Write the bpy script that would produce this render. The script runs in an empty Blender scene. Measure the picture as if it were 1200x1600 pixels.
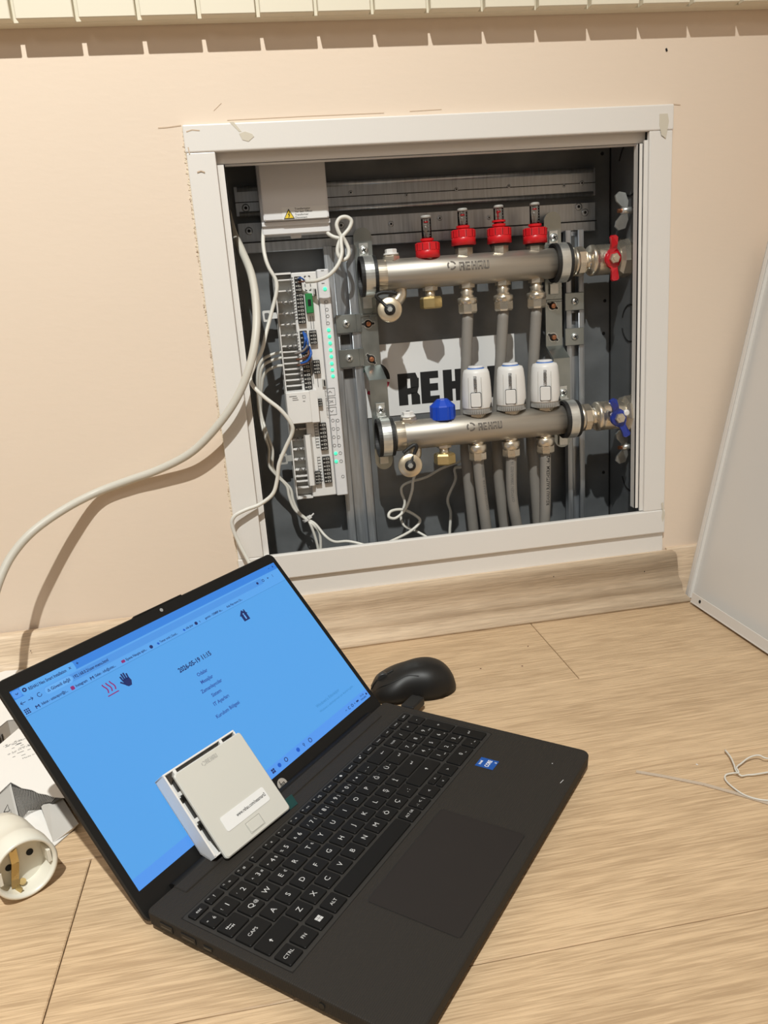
import bpy, bmesh, math, random
from mathutils import Vector, Matrix
random.seed(7)
C = bpy.context.scene.collection
PI = math.pi
# ------------------------------------------------------------------ camera
FPX = 1217.1
CAM = Vector((0.0596, -1.0322, 0.4649))
rx, ry, rz = 1.3056, 0.0727, -0.1603
ROT = Matrix.Rotation(rz, 3, 'Z') @ Matrix.Rotation(ry, 3, 'Y') @ Matrix.Rotation(rx, 3, 'X')
cd = bpy.data.cameras.new('camera'); cam = bpy.data.objects.new('camera', cd); C.objects.link(cam)
cam.matrix_world = Matrix.Translation(CAM) @ ROT.to_4x4()
cd.sensor_fit = 'VERTICAL'; cd.sensor_height = 36.0; cd.sensor_width = 27.0
cd.lens = 36.0 * FPX / 1600.0; cd.clip_start = 0.01
bpy.context.scene.camera = cam
# ------------------------------------------------------------------ light
w = bpy.data.worlds.new('room_ambient'); bpy.context.scene.world = w; w.use_nodes = True
bg = w.node_tree.nodes['Background']; bg.inputs[0].default_value = (0.98, 0.91, 0.83, 1); bg.inputs[1].default_value = 0.160
def lamp(name, kind, loc, power, col, size, target=None):
    l = bpy.data.lights.new(name, kind); l.energy = power; l.color = col
    if kind == 'AREA': l.shape = 'DISK'; l.size = size
    else: l.shadow_soft_size = size
    o = bpy.data.objects.new(name, l); C.objects.link(o); o.location = loc
    if target is not None: o.rotation_euler = (Vector(target) - Vector(loc)).to_track_quat('-Z', 'Y').to_euler()
    return o
sp = lamp('ceiling_spotlight', 'SPOT', (-0.10, -1.68, 2.52), 325, (0.97, 0.985, 0.945), 0.022, (-0.86, -0.18, 0.30)); sp.data.spot_size = math.radians(100); sp.data.spot_blend = 1.0
lamp('fill_light', 'AREA', (-1.2, -2.6, 2.2), 9, (1.0, 0.96, 0.90), 0.8, (0, 0, 0.3))  # weak soft fill added to lift the shadows, no actual lamp stands here
vs = bpy.context.scene.view_settings
vs.view_transform = 'Standard'; vs.look = 'None'; vs.exposure = 0.0; vs.gamma = 1.0; vs.use_curve_mapping = False

# ------------------------------------------------------------------ helpers
def ray(px, py): return ROT @ Vector(((px - 600) / FPX, -(py - 800) / FPX, -1))
def P(px, py, y=0.0):
    d = ray(px, py); return CAM + d * ((y - CAM.y) / d.y)
def F(px, py, z=0.0):
    d = ray(px, py); return CAM + d * ((z - CAM.z) / d.z)
def V(*a): return Vector(a)
def bmn(): return bmesh.new()
def addgeo(bm, verts, faces):
    vs_ = [bm.verts.new(v) for v in verts]
    for f in faces:
        try: bm.faces.new([vs_[i] for i in f])
        except ValueError: pass
    return vs_
def box(bm, c, s, M=None, bev=0.0, seg=1):
    t = bmesh.new(); bmesh.ops.create_cube(t, size=1.0)
    for v in t.verts: v.co = Vector((v.co.x * s[0], v.co.y * s[1], v.co.z * s[2]))
    if bev > 0: bmesh.ops.bevel(t, geom=list(t.edges), offset=min(bev, min(s) * .45), segments=seg, profile=.5, affect='EDGES')
    T = Matrix.Translation(c) @ (M.to_4x4() if M is not None else Matrix.Identity(4))
    merge(bm, t, T); return bm
def box2(bm, a, b, bev=0.0, seg=1):
    c = [(a[i] + b[i]) / 2 for i in range(3)]; s = [abs(a[i] - b[i]) for i in range(3)]
    return box(bm, Vector(c), s, None, bev, seg)
def merge(bm, t, T=None):
    m = {}
    for v in t.verts: m[v.index if v.index >= 0 else id(v)] = None
    t.verts.index_update()
    nv = [bm.verts.new(T @ v.co if T is not None else v.co) for v in t.verts]
    for f in t.faces:
        try:
            nf = bm.faces.new([nv[v.index] for v in f.verts]); nf.smooth = f.smooth
        except ValueError: pass
    t.free()
def frame(axis, up=None):
    z = Vector(axis).normalized()
    u = Vector(up) if up is not None else (Vector((0, 0, 1)) if abs(z.z) < .9 else Vector((1, 0, 0)))
    x = u.cross(z).normalized(); y = z.cross(x)
    return Matrix((x, y, z)).transposed()
def lathe(bm, prof, o, axis=(0, 0, 1), seg=28, capped=True, hexa=False):
    """prof: list of (r, h) along axis."""
    M = frame(axis); o = Vector(o); rings = []
    for r, h in prof:
        rings.append([bm.verts.new(o + M @ Vector((r * math.cos(2 * PI * k / seg + .13), r * math.sin(2 * PI * k / seg + .13), h))) for k in range(seg)])
    for a, b in zip(rings, rings[1:]):
        for k in range(seg):
            f = bm.faces.new([a[k], a[(k + 1) % seg], b[(k + 1) % seg], b[k]]); f.smooth = seg > 10
    if capped:
        bm.faces.new(list(reversed(rings[0]))); bm.faces.new(rings[-1])
def cyl(bm, a, b, r, seg=20): 
    a = Vector(a); b = Vector(b); lathe(bm, [(r, 0), (r, (b - a).length)], a, b - a, seg)
def catmull(pts, n=7):
    pts = [Vector(p) for p in pts]
    if len(pts) < 3: return pts
    q = [pts[0] * 2 - pts[1]] + pts + [pts[-1] * 2 - pts[-2]]; out = []
    for i in range(1, len(q) - 2):
        p0, p1, p2, p3 = q[i - 1], q[i], q[i + 1], q[i + 2]
        for k in range(n):
            t = k / n
            out.append(.5 * ((2 * p1) + (-p0 + p2) * t + (2 * p0 - 5 * p1 + 4 * p2 - p3) * t * t + (-p0 + 3 * p1 - 3 * p2 + p3) * t ** 3))
    out.append(q[-2]); return out
def tube(bm, pts, r, seg=10, smooth=True, flat=1.0, n=7):
    pts = catmull(pts, n) if smooth else [Vector(p) for p in pts]
    t0 = (pts[1] - pts[0]).normalized(); nrm = t0.orthogonal().normalized(); rings = []
    for i, p in enumerate(pts):
        t = (pts[min(i + 1, len(pts) - 1)] - pts[max(i - 1, 0)])
        t = t.normalized() if t.length > 1e-9 else t0
        nrm = (nrm - t * nrm.dot(t)); nrm = nrm.normalized() if nrm.length > 1e-6 else t.orthogonal().normalized()
        b = t.cross(nrm)
        rr = r(i / (len(pts) - 1)) if callable(r) else r
        rings.append([bm.verts.new(p + (nrm * math.cos(2 * PI * k / seg) + b * math.sin(2 * PI * k / seg) * flat) * rr) for k in range(seg)])
    for a, b in zip(rings, rings[1:]):
        for k in range(seg):
            f = bm.faces.new([a[k], a[(k + 1) % seg], b[(k + 1) % seg], b[k]]); f.smooth = True
    bm.faces.new(list(reversed(rings[0]))); bm.faces.new(rings[-1])
def prism(bm, pts, d):
    """polygon of 3D points, extruded by vector d."""
    d = Vector(d); a = [bm.verts.new(Vector(p)) for p in pts]; b = [bm.verts.new(Vector(p) + d) for p in pts]; n = len(a)
    bm.faces.new(a); bm.faces.new(list(reversed(b)))
    for k in range(n): bm.faces.new([a[k], b[k], b[(k + 1) % n], a[(k + 1) % n]])
def ringband(bm, c, axis, r0, r1, wid, seg=36, a0=0, a1=2 * PI):
    M = frame(axis); c = Vector(c); rows = []
    n = seg; full = abs(a1 - a0 - 2 * PI) < 1e-6
    for k in range(n + (0 if full else 1)):
        a = a0 + (a1 - a0) * k / n; d = Vector((math.cos(a), math.sin(a), 0))
        rows.append([bm.verts.new(c + M @ (d * r + Vector((0, 0, h)))) for r, h in ((r0, -wid / 2), (r1, -wid / 2), (r1, wid / 2), (r0, wid / 2))])
    m = len(rows)
    for k in range(m if full else m - 1):
        A, B = rows[k], rows[(k + 1) % m]
        for j in range(4):
            f = bm.faces.new([A[j], B[j], B[(j + 1) % 4], A[(j + 1) % 4]]); f.smooth = False
    if not full: bm.faces.new(rows[0]); bm.faces.new(list(reversed(rows[-1])))
def rrect(w_, h_, r, n=5):
    out = []
    for cx, cy, a in ((w_ / 2 - r, h_ / 2 - r, 0), (-w_ / 2 + r, h_ / 2 - r, PI / 2), (-w_ / 2 + r, -h_ / 2 + r, PI), (w_ / 2 - r, -h_ / 2 + r, 1.5 * PI)):
        for k in range(n + 1): out.append((cx + r * math.cos(a + k * PI / 2 / n), cy + r * math.sin(a + k * PI / 2 / n)))
    return out
class Fr:
    """a flat drawing frame: origin, x, y (up) and outward normal."""
    def __init__(s, o, x, y): s.o = Vector(o); s.x = Vector(x).normalized(); s.y = Vector(y).normalized(); s.n = s.x.cross(s.y)
    def __call__(s, a, b, c=0.0): return s.o + s.x * a + s.y * b + s.n * c
    def M(s): return Matrix((s.x, s.y, s.n)).transposed()
    def rect(s, bm, a0, b0, a1, b1, z0, z1, bev=0.0): box(bm, s((a0 + a1) / 2, (b0 + b1) / 2, (z0 + z1) / 2), (abs(a1 - a0), abs(b1 - b0), abs(z1 - z0)), s.M(), bev)
    def rr(s, bm, a, b, w_, h_, r, z0, z1, top=0.0):
        pts = rrect(w_, h_, r); lo = [bm.verts.new(s(a + p[0], b + p[1], z0)) for p in pts]
        rings = [lo]
        if top > 0:
            rings.append([bm.verts.new(s(a + p[0], b + p[1], z1 - top)) for p in pts])
            k = (w_ / 2 - top) / (w_ / 2), (h_ / 2 - top) / (h_ / 2)
            rings.append([bm.verts.new(s(a + p[0] * k[0], b + p[1] * k[1], z1)) for p in pts])
        else: rings.append([bm.verts.new(s(a + p[0], b + p[1], z1)) for p in pts])
        n = len(pts)
        for A, B in zip(rings, rings[1:]):
            for k in range(n): bm.faces.new([A[k], A[(k + 1) % n], B[(k + 1) % n], B[k]])
        bm.faces.new(list(reversed(lo))); bm.faces.new(rings[-1])
    def disc(s, bm, a, b, r, z0, z1, seg=20): lathe(bm, [(r, z0), (r, z1)], s(a, b), s.n, seg)
    def ring(s, bm, a, b, r0, r1, z0, z1, seg=20, a0=0, a1=2 * PI): ringband(bm, s(a, b, (z0 + z1) / 2), s.n, r0, r1, z1 - z0, seg, a0, a1)
    def line(s, bm, pts, wd, z0, z1):
        for (a, b), (c, d) in zip(pts, pts[1:]):
            t = Vector((c - a, d - b)); L = t.length
            if L < 1e-7: continue
            t /= L; q = Vector((-t.y, t.x)) * wd / 2
            prism(bm, [s(a + q.x, b + q.y, z0), s(a - q.x, b - q.y, z0), s(c - q.x, d - q.y, z0), s(c + q.x, d + q.y, z0)], s.n * (z1 - z0))
    def poly(s, bm, pts, z0, z1): prism(bm, [s(a, b, z0) for a, b in pts], s.n * (z1 - z0))
_tc = {}
def textgeo(txt, bold=0.0):
    k = (txt, bold)
    if k in _tc: return _tc[k]
    cu = bpy.data.curves.new('t', 'FONT'); cu.body = txt; cu.size = 1.0; cu.resolution_u = 2; cu.offset = bold; cu.fill_mode = 'FRONT'
    o = bpy.data.objects.new('t', cu); C.objects.link(o)
    dg = bpy.context.evaluated_depsgraph_get(); me = o.evaluated_get(dg).to_mesh()
    vs_ = [v.co.copy() for v in me.vertices]; fs = [tuple(p.vertices) for p in me.polygons]
    bpy.data.objects.remove(o); bpy.data.curves.remove(cu)
    _tc[k] = (vs_, fs); return _tc[k]
def text(bm, fr, txt, a, b, size, z, align='L', bold=0.0, width=None, sx=1.0):
    vs_, fs = textgeo(txt, bold)
    if not vs_: return
    x0 = min(v.x for v in vs_); x1 = max(v.x for v in vs_)
    kx = size * sx if width is None else width / (x1 - x0)
    off = -x0 * kx if align == 'L' else (-(x0 + x1) / 2 * kx)
    addgeo(bm, [fr(a + v.x * kx + off, b + v.y * size, z) for v in vs_], fs)
def smat(name, col, rough=.5, metal=0.0, spec=.5, coat=0.0, emit=None, es=0.0, noise=None, bump=None, trans=0.0, alpha=None):
    m = bpy.data.materials.new(name); m.use_nodes = True; nt = m.node_tree; b = nt.nodes['Principled BSDF']
    b.inputs['Base Color'].default_value = (*col, 1); b.inputs['Roughness'].default_value = rough; b.inputs['Metallic'].default_value = metal
    b.inputs['Specular IOR Level'].default_value = spec; b.inputs['Coat Weight'].default_value = coat
    b.inputs['Transmission Weight'].default_value = trans
    if emit: b.inputs['Emission Color'].default_value = (*emit, 1); b.inputs['Emission Strength'].default_value = es
    tc = nt.nodes.new('ShaderNodeTexCoord')
    if noise:   # (scale xyz, amount, roughness amount)
        sc, amt, ra = noise
        mp = nt.nodes.new('ShaderNodeMapping'); mp.inputs['Scale'].default_value = sc
        n = nt.nodes.new('ShaderNodeTexNoise'); n.inputs['Scale'].default_value = 1; n.inputs['Detail'].default_value = 5
        nt.links.new(tc.outputs['Object'], mp.inputs[0]); nt.links.new(mp.outputs[0], n.inputs['Vector'])
        mr = nt.nodes.new('ShaderNodeMapRange'); mr.inputs[1].default_value = .3; mr.inputs[2].default_value = .7
        mr.inputs[3].default_value = 1 - amt; mr.inputs[4].default_value = 1 + amt
        nt.links.new(n.outputs[0], mr.inputs[0])
        vm = nt.nodes.new('ShaderNodeVectorMath'); vm.operation = 'SCALE'; vm.inputs[0].default_value = col
        nt.links.new(mr.outputs[0], vm.inputs['Scale']); nt.links.new(vm.outputs[0], b.inputs['Base Color'])
        if ra:
            m2 = nt.nodes.new('ShaderNodeMapRange'); m2.inputs[1].default_value = .3; m2.inputs[2].default_value = .7
            m2.inputs[3].default_value = max(.02, rough - ra); m2.inputs[4].default_value = min(1, rough + ra)
            nt.links.new(n.outputs[0], m2.inputs[0]); nt.links.new(m2.outputs[0], b.inputs['Roughness'])
    if bump:
        sc, st = bump
        mp = nt.nodes.new('ShaderNodeMapping'); mp.inputs['Scale'].default_value = sc
        n = nt.nodes.new('ShaderNodeTexNoise'); n.inputs['Scale'].default_value = 1; n.inputs['Detail'].default_value = 4
        nt.links.new(tc.outputs['Object'], mp.inputs[0]); nt.links.new(mp.outputs[0], n.inputs['Vector'])
        bp = nt.nodes.new('ShaderNodeBump'); bp.inputs['Strength'].default_value = st; bp.inputs['Distance'].default_value = .002
        nt.links.new(n.outputs[0], bp.inputs['Height']); nt.links.new(bp.outputs[0], b.inputs['Normal'])
    return m
def wood(name, light, dark, rough=.42):
    m = bpy.data.materials.new(name); m.use_nodes = True; nt = m.node_tree; L = nt.links; N = nt.nodes; b = N['Principled BSDF']
    tc = N.new('ShaderNodeTexCoord'); oi = N.new('ShaderNodeObjectInfo')
    off = N.new('ShaderNodeVectorMath'); off.operation = 'SCALE'; off.inputs[0].default_value = (7.3, 3.1, 5.7); L.new(oi.outputs['Random'], off.inputs['Scale'])
    add = N.new('ShaderNodeVectorMath'); L.new(tc.outputs['Object'], add.inputs[0]); L.new(off.outputs[0], add.inputs[1])
    def ns(scale, detail=4, dist=0.0, src=None):
        mp = N.new('ShaderNodeMapping'); mp.inputs['Scale'].default_value = scale; L.new((src or add.outputs[0]), mp.inputs[0])
        n = N.new('ShaderNodeTexNoise'); n.inputs['Scale'].default_value = 1; n.inputs['Detail'].default_value = detail; n.inputs['Distortion'].default_value = dist
        L.new(mp.outputs[0], n.inputs['Vector']); return n.outputs[0]
    big = ns((1.6, 7, 7), 2)                 # broad tone changes
    wv = ns((1.1, 5.5, 5.5), 2, .3)          # warped bands: the arched figure of the grain
    ml = N.new('ShaderNodeMath'); ml.operation = 'MULTIPLY'; ml.inputs[1].default_value = 16; L.new(wv, ml.inputs[0])
    fr_ = N.new('ShaderNodeMath'); fr_.operation = 'PINGPONG'; fr_.inputs[1].default_value = 1.0; L.new(ml.outputs[0], fr_.inputs[0])
    fine = ns((26, 620, 620), 2, .5); mid = ns((13, 270, 270), 3, .6)
    def mrange(src, a, b_, c, d):
        m_ = N.new('ShaderNodeMapRange'); m_.inputs[1].default_value = a; m_.inputs[2].default_value = b_; m_.inputs[3].default_value = c; m_.inputs[4].default_value = d; L.new(src, m_.inputs[0]); return m_.outputs[0]
    def mth(op, a, b_):
        m_ = N.new('ShaderNodeMath'); m_.operation = op
        for k_, x_ in ((0, a), (1, b_)):
            if isinstance(x_, float): m_.inputs[k_].default_value = x_
            else: L.new(x_, m_.inputs[k_])
        return m_.outputs[0]
    h = mth('ADD', mth('ADD', mrange(big, .3, .7, .34, .66), mrange(fr_.outputs[0], 0, 1, -.09, .09)), mth('ADD', mrange(mid, .34, .66, -.26, .24), mrange(fine, .36, .64, -.32, .26)))
    cr = N.new('ShaderNodeValToRGB'); L.new(h, cr.inputs[0])
    cr.color_ramp.elements[0].position = .0; cr.color_ramp.elements[0].color = (*dark, 1)
    cr.color_ramp.elements[1].position = .85; cr.color_ramp.elements[1].color = (*light, 1)
    L.new(cr.outputs[0], b.inputs['Base Color']); b.inputs['Roughness'].default_value = rough; b.inputs['Specular IOR Level'].default_value = .3
    bp = N.new('ShaderNodeBump'); bp.inputs['Strength'].default_value = .22; bp.inputs['Distance'].default_value = .0012
    L.new(h, bp.inputs['Height']); L.new(bp.outputs[0], b.inputs['Normal'])
    return m
def glassmat(name):
    m = bpy.data.materials.new(name); m.use_nodes = True; nt = m.node_tree; nt.nodes.clear()
    o = nt.nodes.new('ShaderNodeOutputMaterial'); t = nt.nodes.new('ShaderNodeBsdfTransparent'); t.inputs[0].default_value = (.955, .96, .96, 1)
    g = nt.nodes.new('ShaderNodeBsdfGlossy'); g.inputs['Roughness'].default_value = .08
    f = nt.nodes.new('ShaderNodeFresnel'); f.inputs[0].default_value = 1.45; x = nt.nodes.new('ShaderNodeMixShader')
    nt.links.new(f.outputs[0], x.inputs[0]); nt.links.new(t.outputs[0], x.inputs[1]); nt.links.new(g.outputs[0], x.inputs[2]); nt.links.new(x.outputs[0], o.inputs[0])
    return m
M_ = {}
M_['wall'] = smat('wall_paint', (.77, .64, .515), .75, bump=((60, 60, 160), .10), noise=((3, 3, 3), .015, 0))
M_['slat'] = smat('cream_lacquer', (.76, .70, .56), .45)
M_['frame'] = smat('white_powder_coat', (.76, .73, .69), .38, bump=((500, 500, 500), .03))
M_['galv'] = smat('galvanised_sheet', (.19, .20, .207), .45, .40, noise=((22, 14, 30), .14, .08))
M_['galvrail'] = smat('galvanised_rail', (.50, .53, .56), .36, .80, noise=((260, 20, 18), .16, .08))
M_['zinc'] = smat('zinc_plated_steel', (.40, .43, .415), .32, .92, noise=((30, 30, 30), .10, .08))
M_['bright'] = smat('bright_zinc', (.70, .71, .68), .32, .80, noise=((80, 80, 80), .1, .05))
M_['inox'] = smat('brushed_stainless', (.47, .435, .38), .47, .85, noise=((6, 260, 260), .06, .05))
M_['nickel'] = smat('nickel_brass', (.68, .61, .50), .30, .85, noise=((40, 40, 40), .12, .08))
M_['brass'] = smat('brass', (.68, .52, .24), .32, .85, noise=((60, 60, 60), .1, .05))
M_['darkmark'] = smat('etched_mark', (.13, .115, .10), .6, .3)
M_['rubber'] = smat('black_rubber', (.012, .012, .012), .55)
M_['red'] = smat('red_plastic', (.62, .012, .018), .32)
M_['redmetal'] = smat('red_lacquer', (.52, .008, .018), .25, coat=.4)
M_['blue'] = smat('blue_plastic', (.006, .06, .50), .42)
M_['bluemetal'] = smat('blue_lacquer', (.01, .03, .26), .28, coat=.4)
M_['glass'] = glassmat('clear_plastic')
M_['white'] = smat('white_plastic', (.76, .745, .72), .42)
M_['whitebox'] = smat('off_white_plastic', (.72, .715, .72), .42)
M_['grayp'] = smat('light_grey_plastic', (.42, .41, .38), .5)
M_['actbase'] = smat('grey_ring_plastic', (.36, .35, .33), .5)
M_['bluering'] = smat('blue_ring', (.03, .16, .55), .4)
M_['black'] = smat('black_print', (.01, .01, .01), .6)
M_['greyprint'] = smat('grey_print', (.13, .13, .13), .6)
M_['term'] = smat('black_terminal', (.015, .015, .015), .4)
M_['green'] = smat('green_connector', (.02, .22, .06), .45)
M_['greensign'] = smat('green_mark', (.0, .22, .14), .5)
M_['redsign'] = smat('crimson_mark', (.55, .02, .07), .5)
M_['led'] = smat('green_led', (.05, .7, .35), .4, emit=(.06, .84, .42), es=1.0)
M_['labelw'] = smat('white_label', (.78, .78, .77), .38)
M_['yellow'] = smat('yellow_warning', (.80, .58, .04), .5)
M_['pipe'] = smat('grey_pipe', (.245, .228, .205), .5, noise=((30, 30, 30), .05, 0))
M_['cable'] = smat('pale_grey_cable', (.58, .55, .48), .45)
M_['wire'] = smat('white_wire', (.68, .66, .60), .42)
M_['bluewire'] = smat('blue_wire', (.02, .10, .40), .4)
M_['brownwire'] = smat('brown_wire', (.13, .05, .025), .4)
M_['greywire'] = smat('grey_wire', (.22, .20, .19), .4)
M_['coppernut'] = smat('copper_bolt', (.50, .22, .12), .35, .9)
M_['chassis'] = smat('charcoal_plastic', (.0285, .0250, .0215), .62, spec=.16, noise=((1500, 1500, 1500), .10, 0))
M_['chassis_rib'] = None
M_['key'] = smat('key_plastic', (.0080, .0076, .0072), .5, spec=.15)
M_['bezel'] = smat('bezel_black', (.009, .0085, .008), .5, spec=.2)
M_['legend'] = smat('key_legend', (.52, .52, .52), .5)
M_['pad'] = smat('touchpad_plastic', (.0235, .0200, .0185), .58, spec=.16)
M_['port'] = smat('port_black', (.004, .004, .004), .5)
M_['portmetal'] = smat('port_metal', (.12, .12, .12), .3, .9)
M_['thermo'] = smat('thermostat_plastic', (.60, .59, .54), .38)
M_['teal'] = smat('teal_tab', (.0, .045, .045), .5)
M_['mouse'] = smat('mouse_rubber', (.0105, .0098, .009), .45, spec=.35)
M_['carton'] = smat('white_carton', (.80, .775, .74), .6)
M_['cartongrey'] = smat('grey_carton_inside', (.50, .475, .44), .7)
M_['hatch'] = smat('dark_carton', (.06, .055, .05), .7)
M_['socket'] = smat('ivory_plastic', (.78, .75, .65), .32)
M_['silver'] = smat('silver_badge', (.65, .65, .63), .3, .8)
M_['intel'] = smat('blue_sticker', (.005, .075, .34), .35)
M_['whitep'] = smat('white_print', (.85, .85, .85), .5)
M_['filler'] = smat('dried_filler', (.62, .57, .47), .8)
M_['caulk'] = smat('torn_paint_edge', (.76, .65, .50), .9, bump=((400, 400, 400), .6))
M_['strip'] = smat('clear_plastic_strip', (.66, .54, .42), .3, trans=.25)
M_['hole'] = smat('dark_hole', (.01, .01, .01), .8)
M_['scratch'] = smat('crack_line', (.58, .45, .33), .9)
M_['lens'] = smat('camera_lens', (.3, .3, .3), .2)
M_['wood'] = wood('oak_laminate', (.665, .482, .300), (.455, .315, .188))
M_['woodtrim'] = wood('oak_skirting', (.82, .65, .47), (.62, .475, .335), .42)
def scrmat(name, col, s=1.0):
    m = smat(name, (.01, .01, .012), .35, spec=.25, emit=col, es=s); return m
SC = dict(page=(.088, .36, .80), title=(.035, .225, .72), tool=(.10, .37, .83), field=(.075, .30, .76), task=(.085, .31, .84), tab=(.10, .39, .85), dark=(.006, .02, .12), link=(.025, .075, .34), red=(.26, .02, .16), grey=(.04, .22, .52), edge=(.05, .26, .66), blue=(.005, .10, .55), green=(.15, .45, .20), pill=(.13, .42, .88))
for k, v in SC.items(): M_['s_' + k] = scrmat('screen_' + k, v)
def finish(bm, name, mat, smooth_angle=None):
    bmesh.ops.recalc_face_normals(bm, faces=bm.faces)
    me = bpy.data.meshes.new(name); bm.to_mesh(me); bm.free()
    me.materials.append(mat if not isinstance(mat, str) else M_[mat])
    return me
def rootloc(p):
    l = Vector((0, 0, 0))
    while p is not None: l = l + p.location; p = p.parent
    return l
def part(name, bm, mat, parent=None, label=None, kind=None, local=False):
    me = finish(bm, name, mat)
    if parent is not None and not local: me.transform(Matrix.Translation(-rootloc(parent)))
    o = bpy.data.objects.new(name, me); C.objects.link(o)
    if parent is not None: o.parent = parent
    if label: o['label'] = label
    if kind: o['kind'] = kind
    return o
def thing(name, label, cat, loc=(0, 0, 0), group=None, rot=0.0):
    o = bpy.data.objects.new(name, None); C.objects.link(o); o.location = loc; o.rotation_euler = (0, 0, rot); o.empty_display_size = .02
    o['label'] = label; o['category'] = cat
    if group: o['group'] = group
    return o
def solo(name, bm, mat, label, cat, group=None, kind=None):
    cen = Vector((0, 0, 0)); n = 0; zmin = 1e9
    for v in bm.verts: cen += v.co; n += 1; zmin = min(zmin, v.co.z)
    cen /= n; cen.z = zmin
    me = finish(bm, name, mat); me.transform(Matrix.Translation(-cen))
    o = bpy.data.objects.new(name, me); C.objects.link(o); o.location = cen
    o['label'] = label; o['category'] = cat
    if group: o['group'] = group
    if kind: o['kind'] = kind
    return o
def struct(name, bm, mat, parent=None):
    o = part(name, bm, mat, parent)
    if parent is None: o['kind'] = 'structure'
    return o
GL = {  # heavy block letters on a 10 x 14 cell
 'R': [[(0, 0), (4.1, 0), (4.1, 14), (0, 14)], [(4.1, 11.6), (8.9, 11.6), (8.0, 14), (4.1, 14)], [(5.5, 7.2), (9.2, 7.8), (9.4, 11.6), (5.5, 11.6)], [(4.1, 4.6), (8.4, 5.2), (9.2, 7.8), (4.1, 7.4)], [(5.6, 0), (9.5, 0), (9.4, 3.8), (8.4, 5.2), (5.6, 5.2)]],
 'E': [[(0, 0), (4.1, 0), (4.1, 14), (0, 14)], [(4.1, 10.9), (8, 10.9), (8, 14), (4.1, 14)], [(4.1, 5.4), (7.7, 5.4), (7.7, 8.6), (4.1, 8.6)], [(4.1, 0), (8.2, 0), (8.2, 3.1), (4.1, 3.1)]],
 'H': [[(0, 0), (4.0, 0), (4.0, 14), (0, 14)], [(5.4, 0), (9.4, 0), (9.4, 14), (5.4, 14)], [(4.0, 5.4), (5.4, 5.4), (5.4, 8.8), (4.0, 8.8)]],
 'A': [[(0, 0), (3.9, 0), (3.9, 14), (1.4, 14), (0, 12.4)], [(5.4, 0), (9.3, 0), (9.3, 12.4), (7.9, 14), (5.4, 14)], [(3.9, 11.6), (5.4, 11.6), (5.4, 14), (3.9, 14)], [(3.9, 4.0), (5.4, 4.0), (5.4, 7.0), (3.9, 7.0)]],
 'U': [[(0, 1.4), (1.4, 0), (4.0, 0), (4.0, 14), (0, 14)], [(5.4, 0), (8, 0), (9.4, 1.4), (9.4, 14), (5.4, 14)], [(4.0, 0), (5.4, 0), (5.4, 2.7), (4.0, 2.7)]]}
GS = {
 'R': [[(0, 0), (3, 0), (3, 14), (0, 14)], [(3, 11.3), (8.6, 11.3), (7.6, 14), (3, 14)], [(5.8, 7.6), (8.8, 7.6), (8.6, 11.3), (5.8, 11.3)], [(3, 5.2), (8, 5.2), (8.8, 7.6), (3, 7.6)], [(5.8, 0), (8.8, 0), (8.8, 4.2), (8, 5.2), (5.8, 5.2)]],
 'E': [[(0, 0), (3, 0), (3, 14), (0, 14)], [(3, 11.4), (7.6, 11.4), (7.6, 14), (3, 14)], [(3, 5.8), (7.0, 5.8), (7.0, 8.2), (3, 8.2)], [(3, 0), (7.8, 0), (7.8, 2.6), (3, 2.6)]],
 'H': [[(0, 0), (2.9, 0), (2.9, 14), (0, 14)], [(5.7, 0), (8.6, 0), (8.6, 14), (5.7, 14)], [(2.9, 5.8), (5.7, 5.8), (5.7, 8.2), (2.9, 8.2)]],
 'A': [[(0, 0), (2.9, 0), (2.9, 11.4), (2.9, 14), (1.2, 14), (0, 12.6)], [(5.7, 0), (8.6, 0), (8.6, 12.6), (7.4, 14), (5.7, 14)], [(2.9, 11.6), (5.7, 11.6), (5.7, 14), (2.9, 14)], [(2.9, 4.3), (5.7, 4.3), (5.7, 6.7), (2.9, 6.7)]],
 'U': [[(0, 1.4), (1.2, 0), (2.9, 0), (2.9, 14), (0, 14)], [(5.7, 0), (7.4, 0), (8.6, 1.4), (8.6, 14), (5.7, 14)], [(2.9, 0), (5.7, 0), (5.7, 2.5), (2.9, 2.5)]]}
def wordmark(bm, fr, a, b, h, z0, z1, width=None, word='REHAU'):
    k = h / 14; kx = k if width is None else width / (len(word) * 10.1); x = a
    for ch in word:
        for poly in (GL if h > .03 else GS)[ch]: fr.poly(bm, [(x + p[0] * kx, b + p[1] * k) for p in poly], z0, z1)
        x += 10.1 * kx
def swirl(bm, fr, a, b, r, z0, z1):
    for k in range(3): fr.ring(bm, a, b, r * .66, r, z0, z1, 8, k * 2.09 + .2, k * 2.09 + 1.75)

# ================================================================== SETTING
CX0, CX1, CZ0, CZ1, CY = 0.022, 0.589, 0.055, 0.668, 0.114     # inside of the steel box
bm = bmn()
box2(bm, (-1.6, 0, -.01), (CX0 - .003, .16, 2.5)); box2(bm, (CX1 + .003, 0, -.01), (.90, .16, 2.5))
box2(bm, (CX0 - .003, 0, CZ1 + .003), (CX1 + .003, .16, 2.5)); box2(bm, (CX0 - .003, 0, -.01), (CX1 + .003, .16, CZ0 - .003))
struct('wall_back', bm, 'wall')
bm = bmn(); box2(bm, (.768, -2.2, -.01), (.90, 0, 2.5)); struct('wall_right', bm, 'wall')
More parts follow.
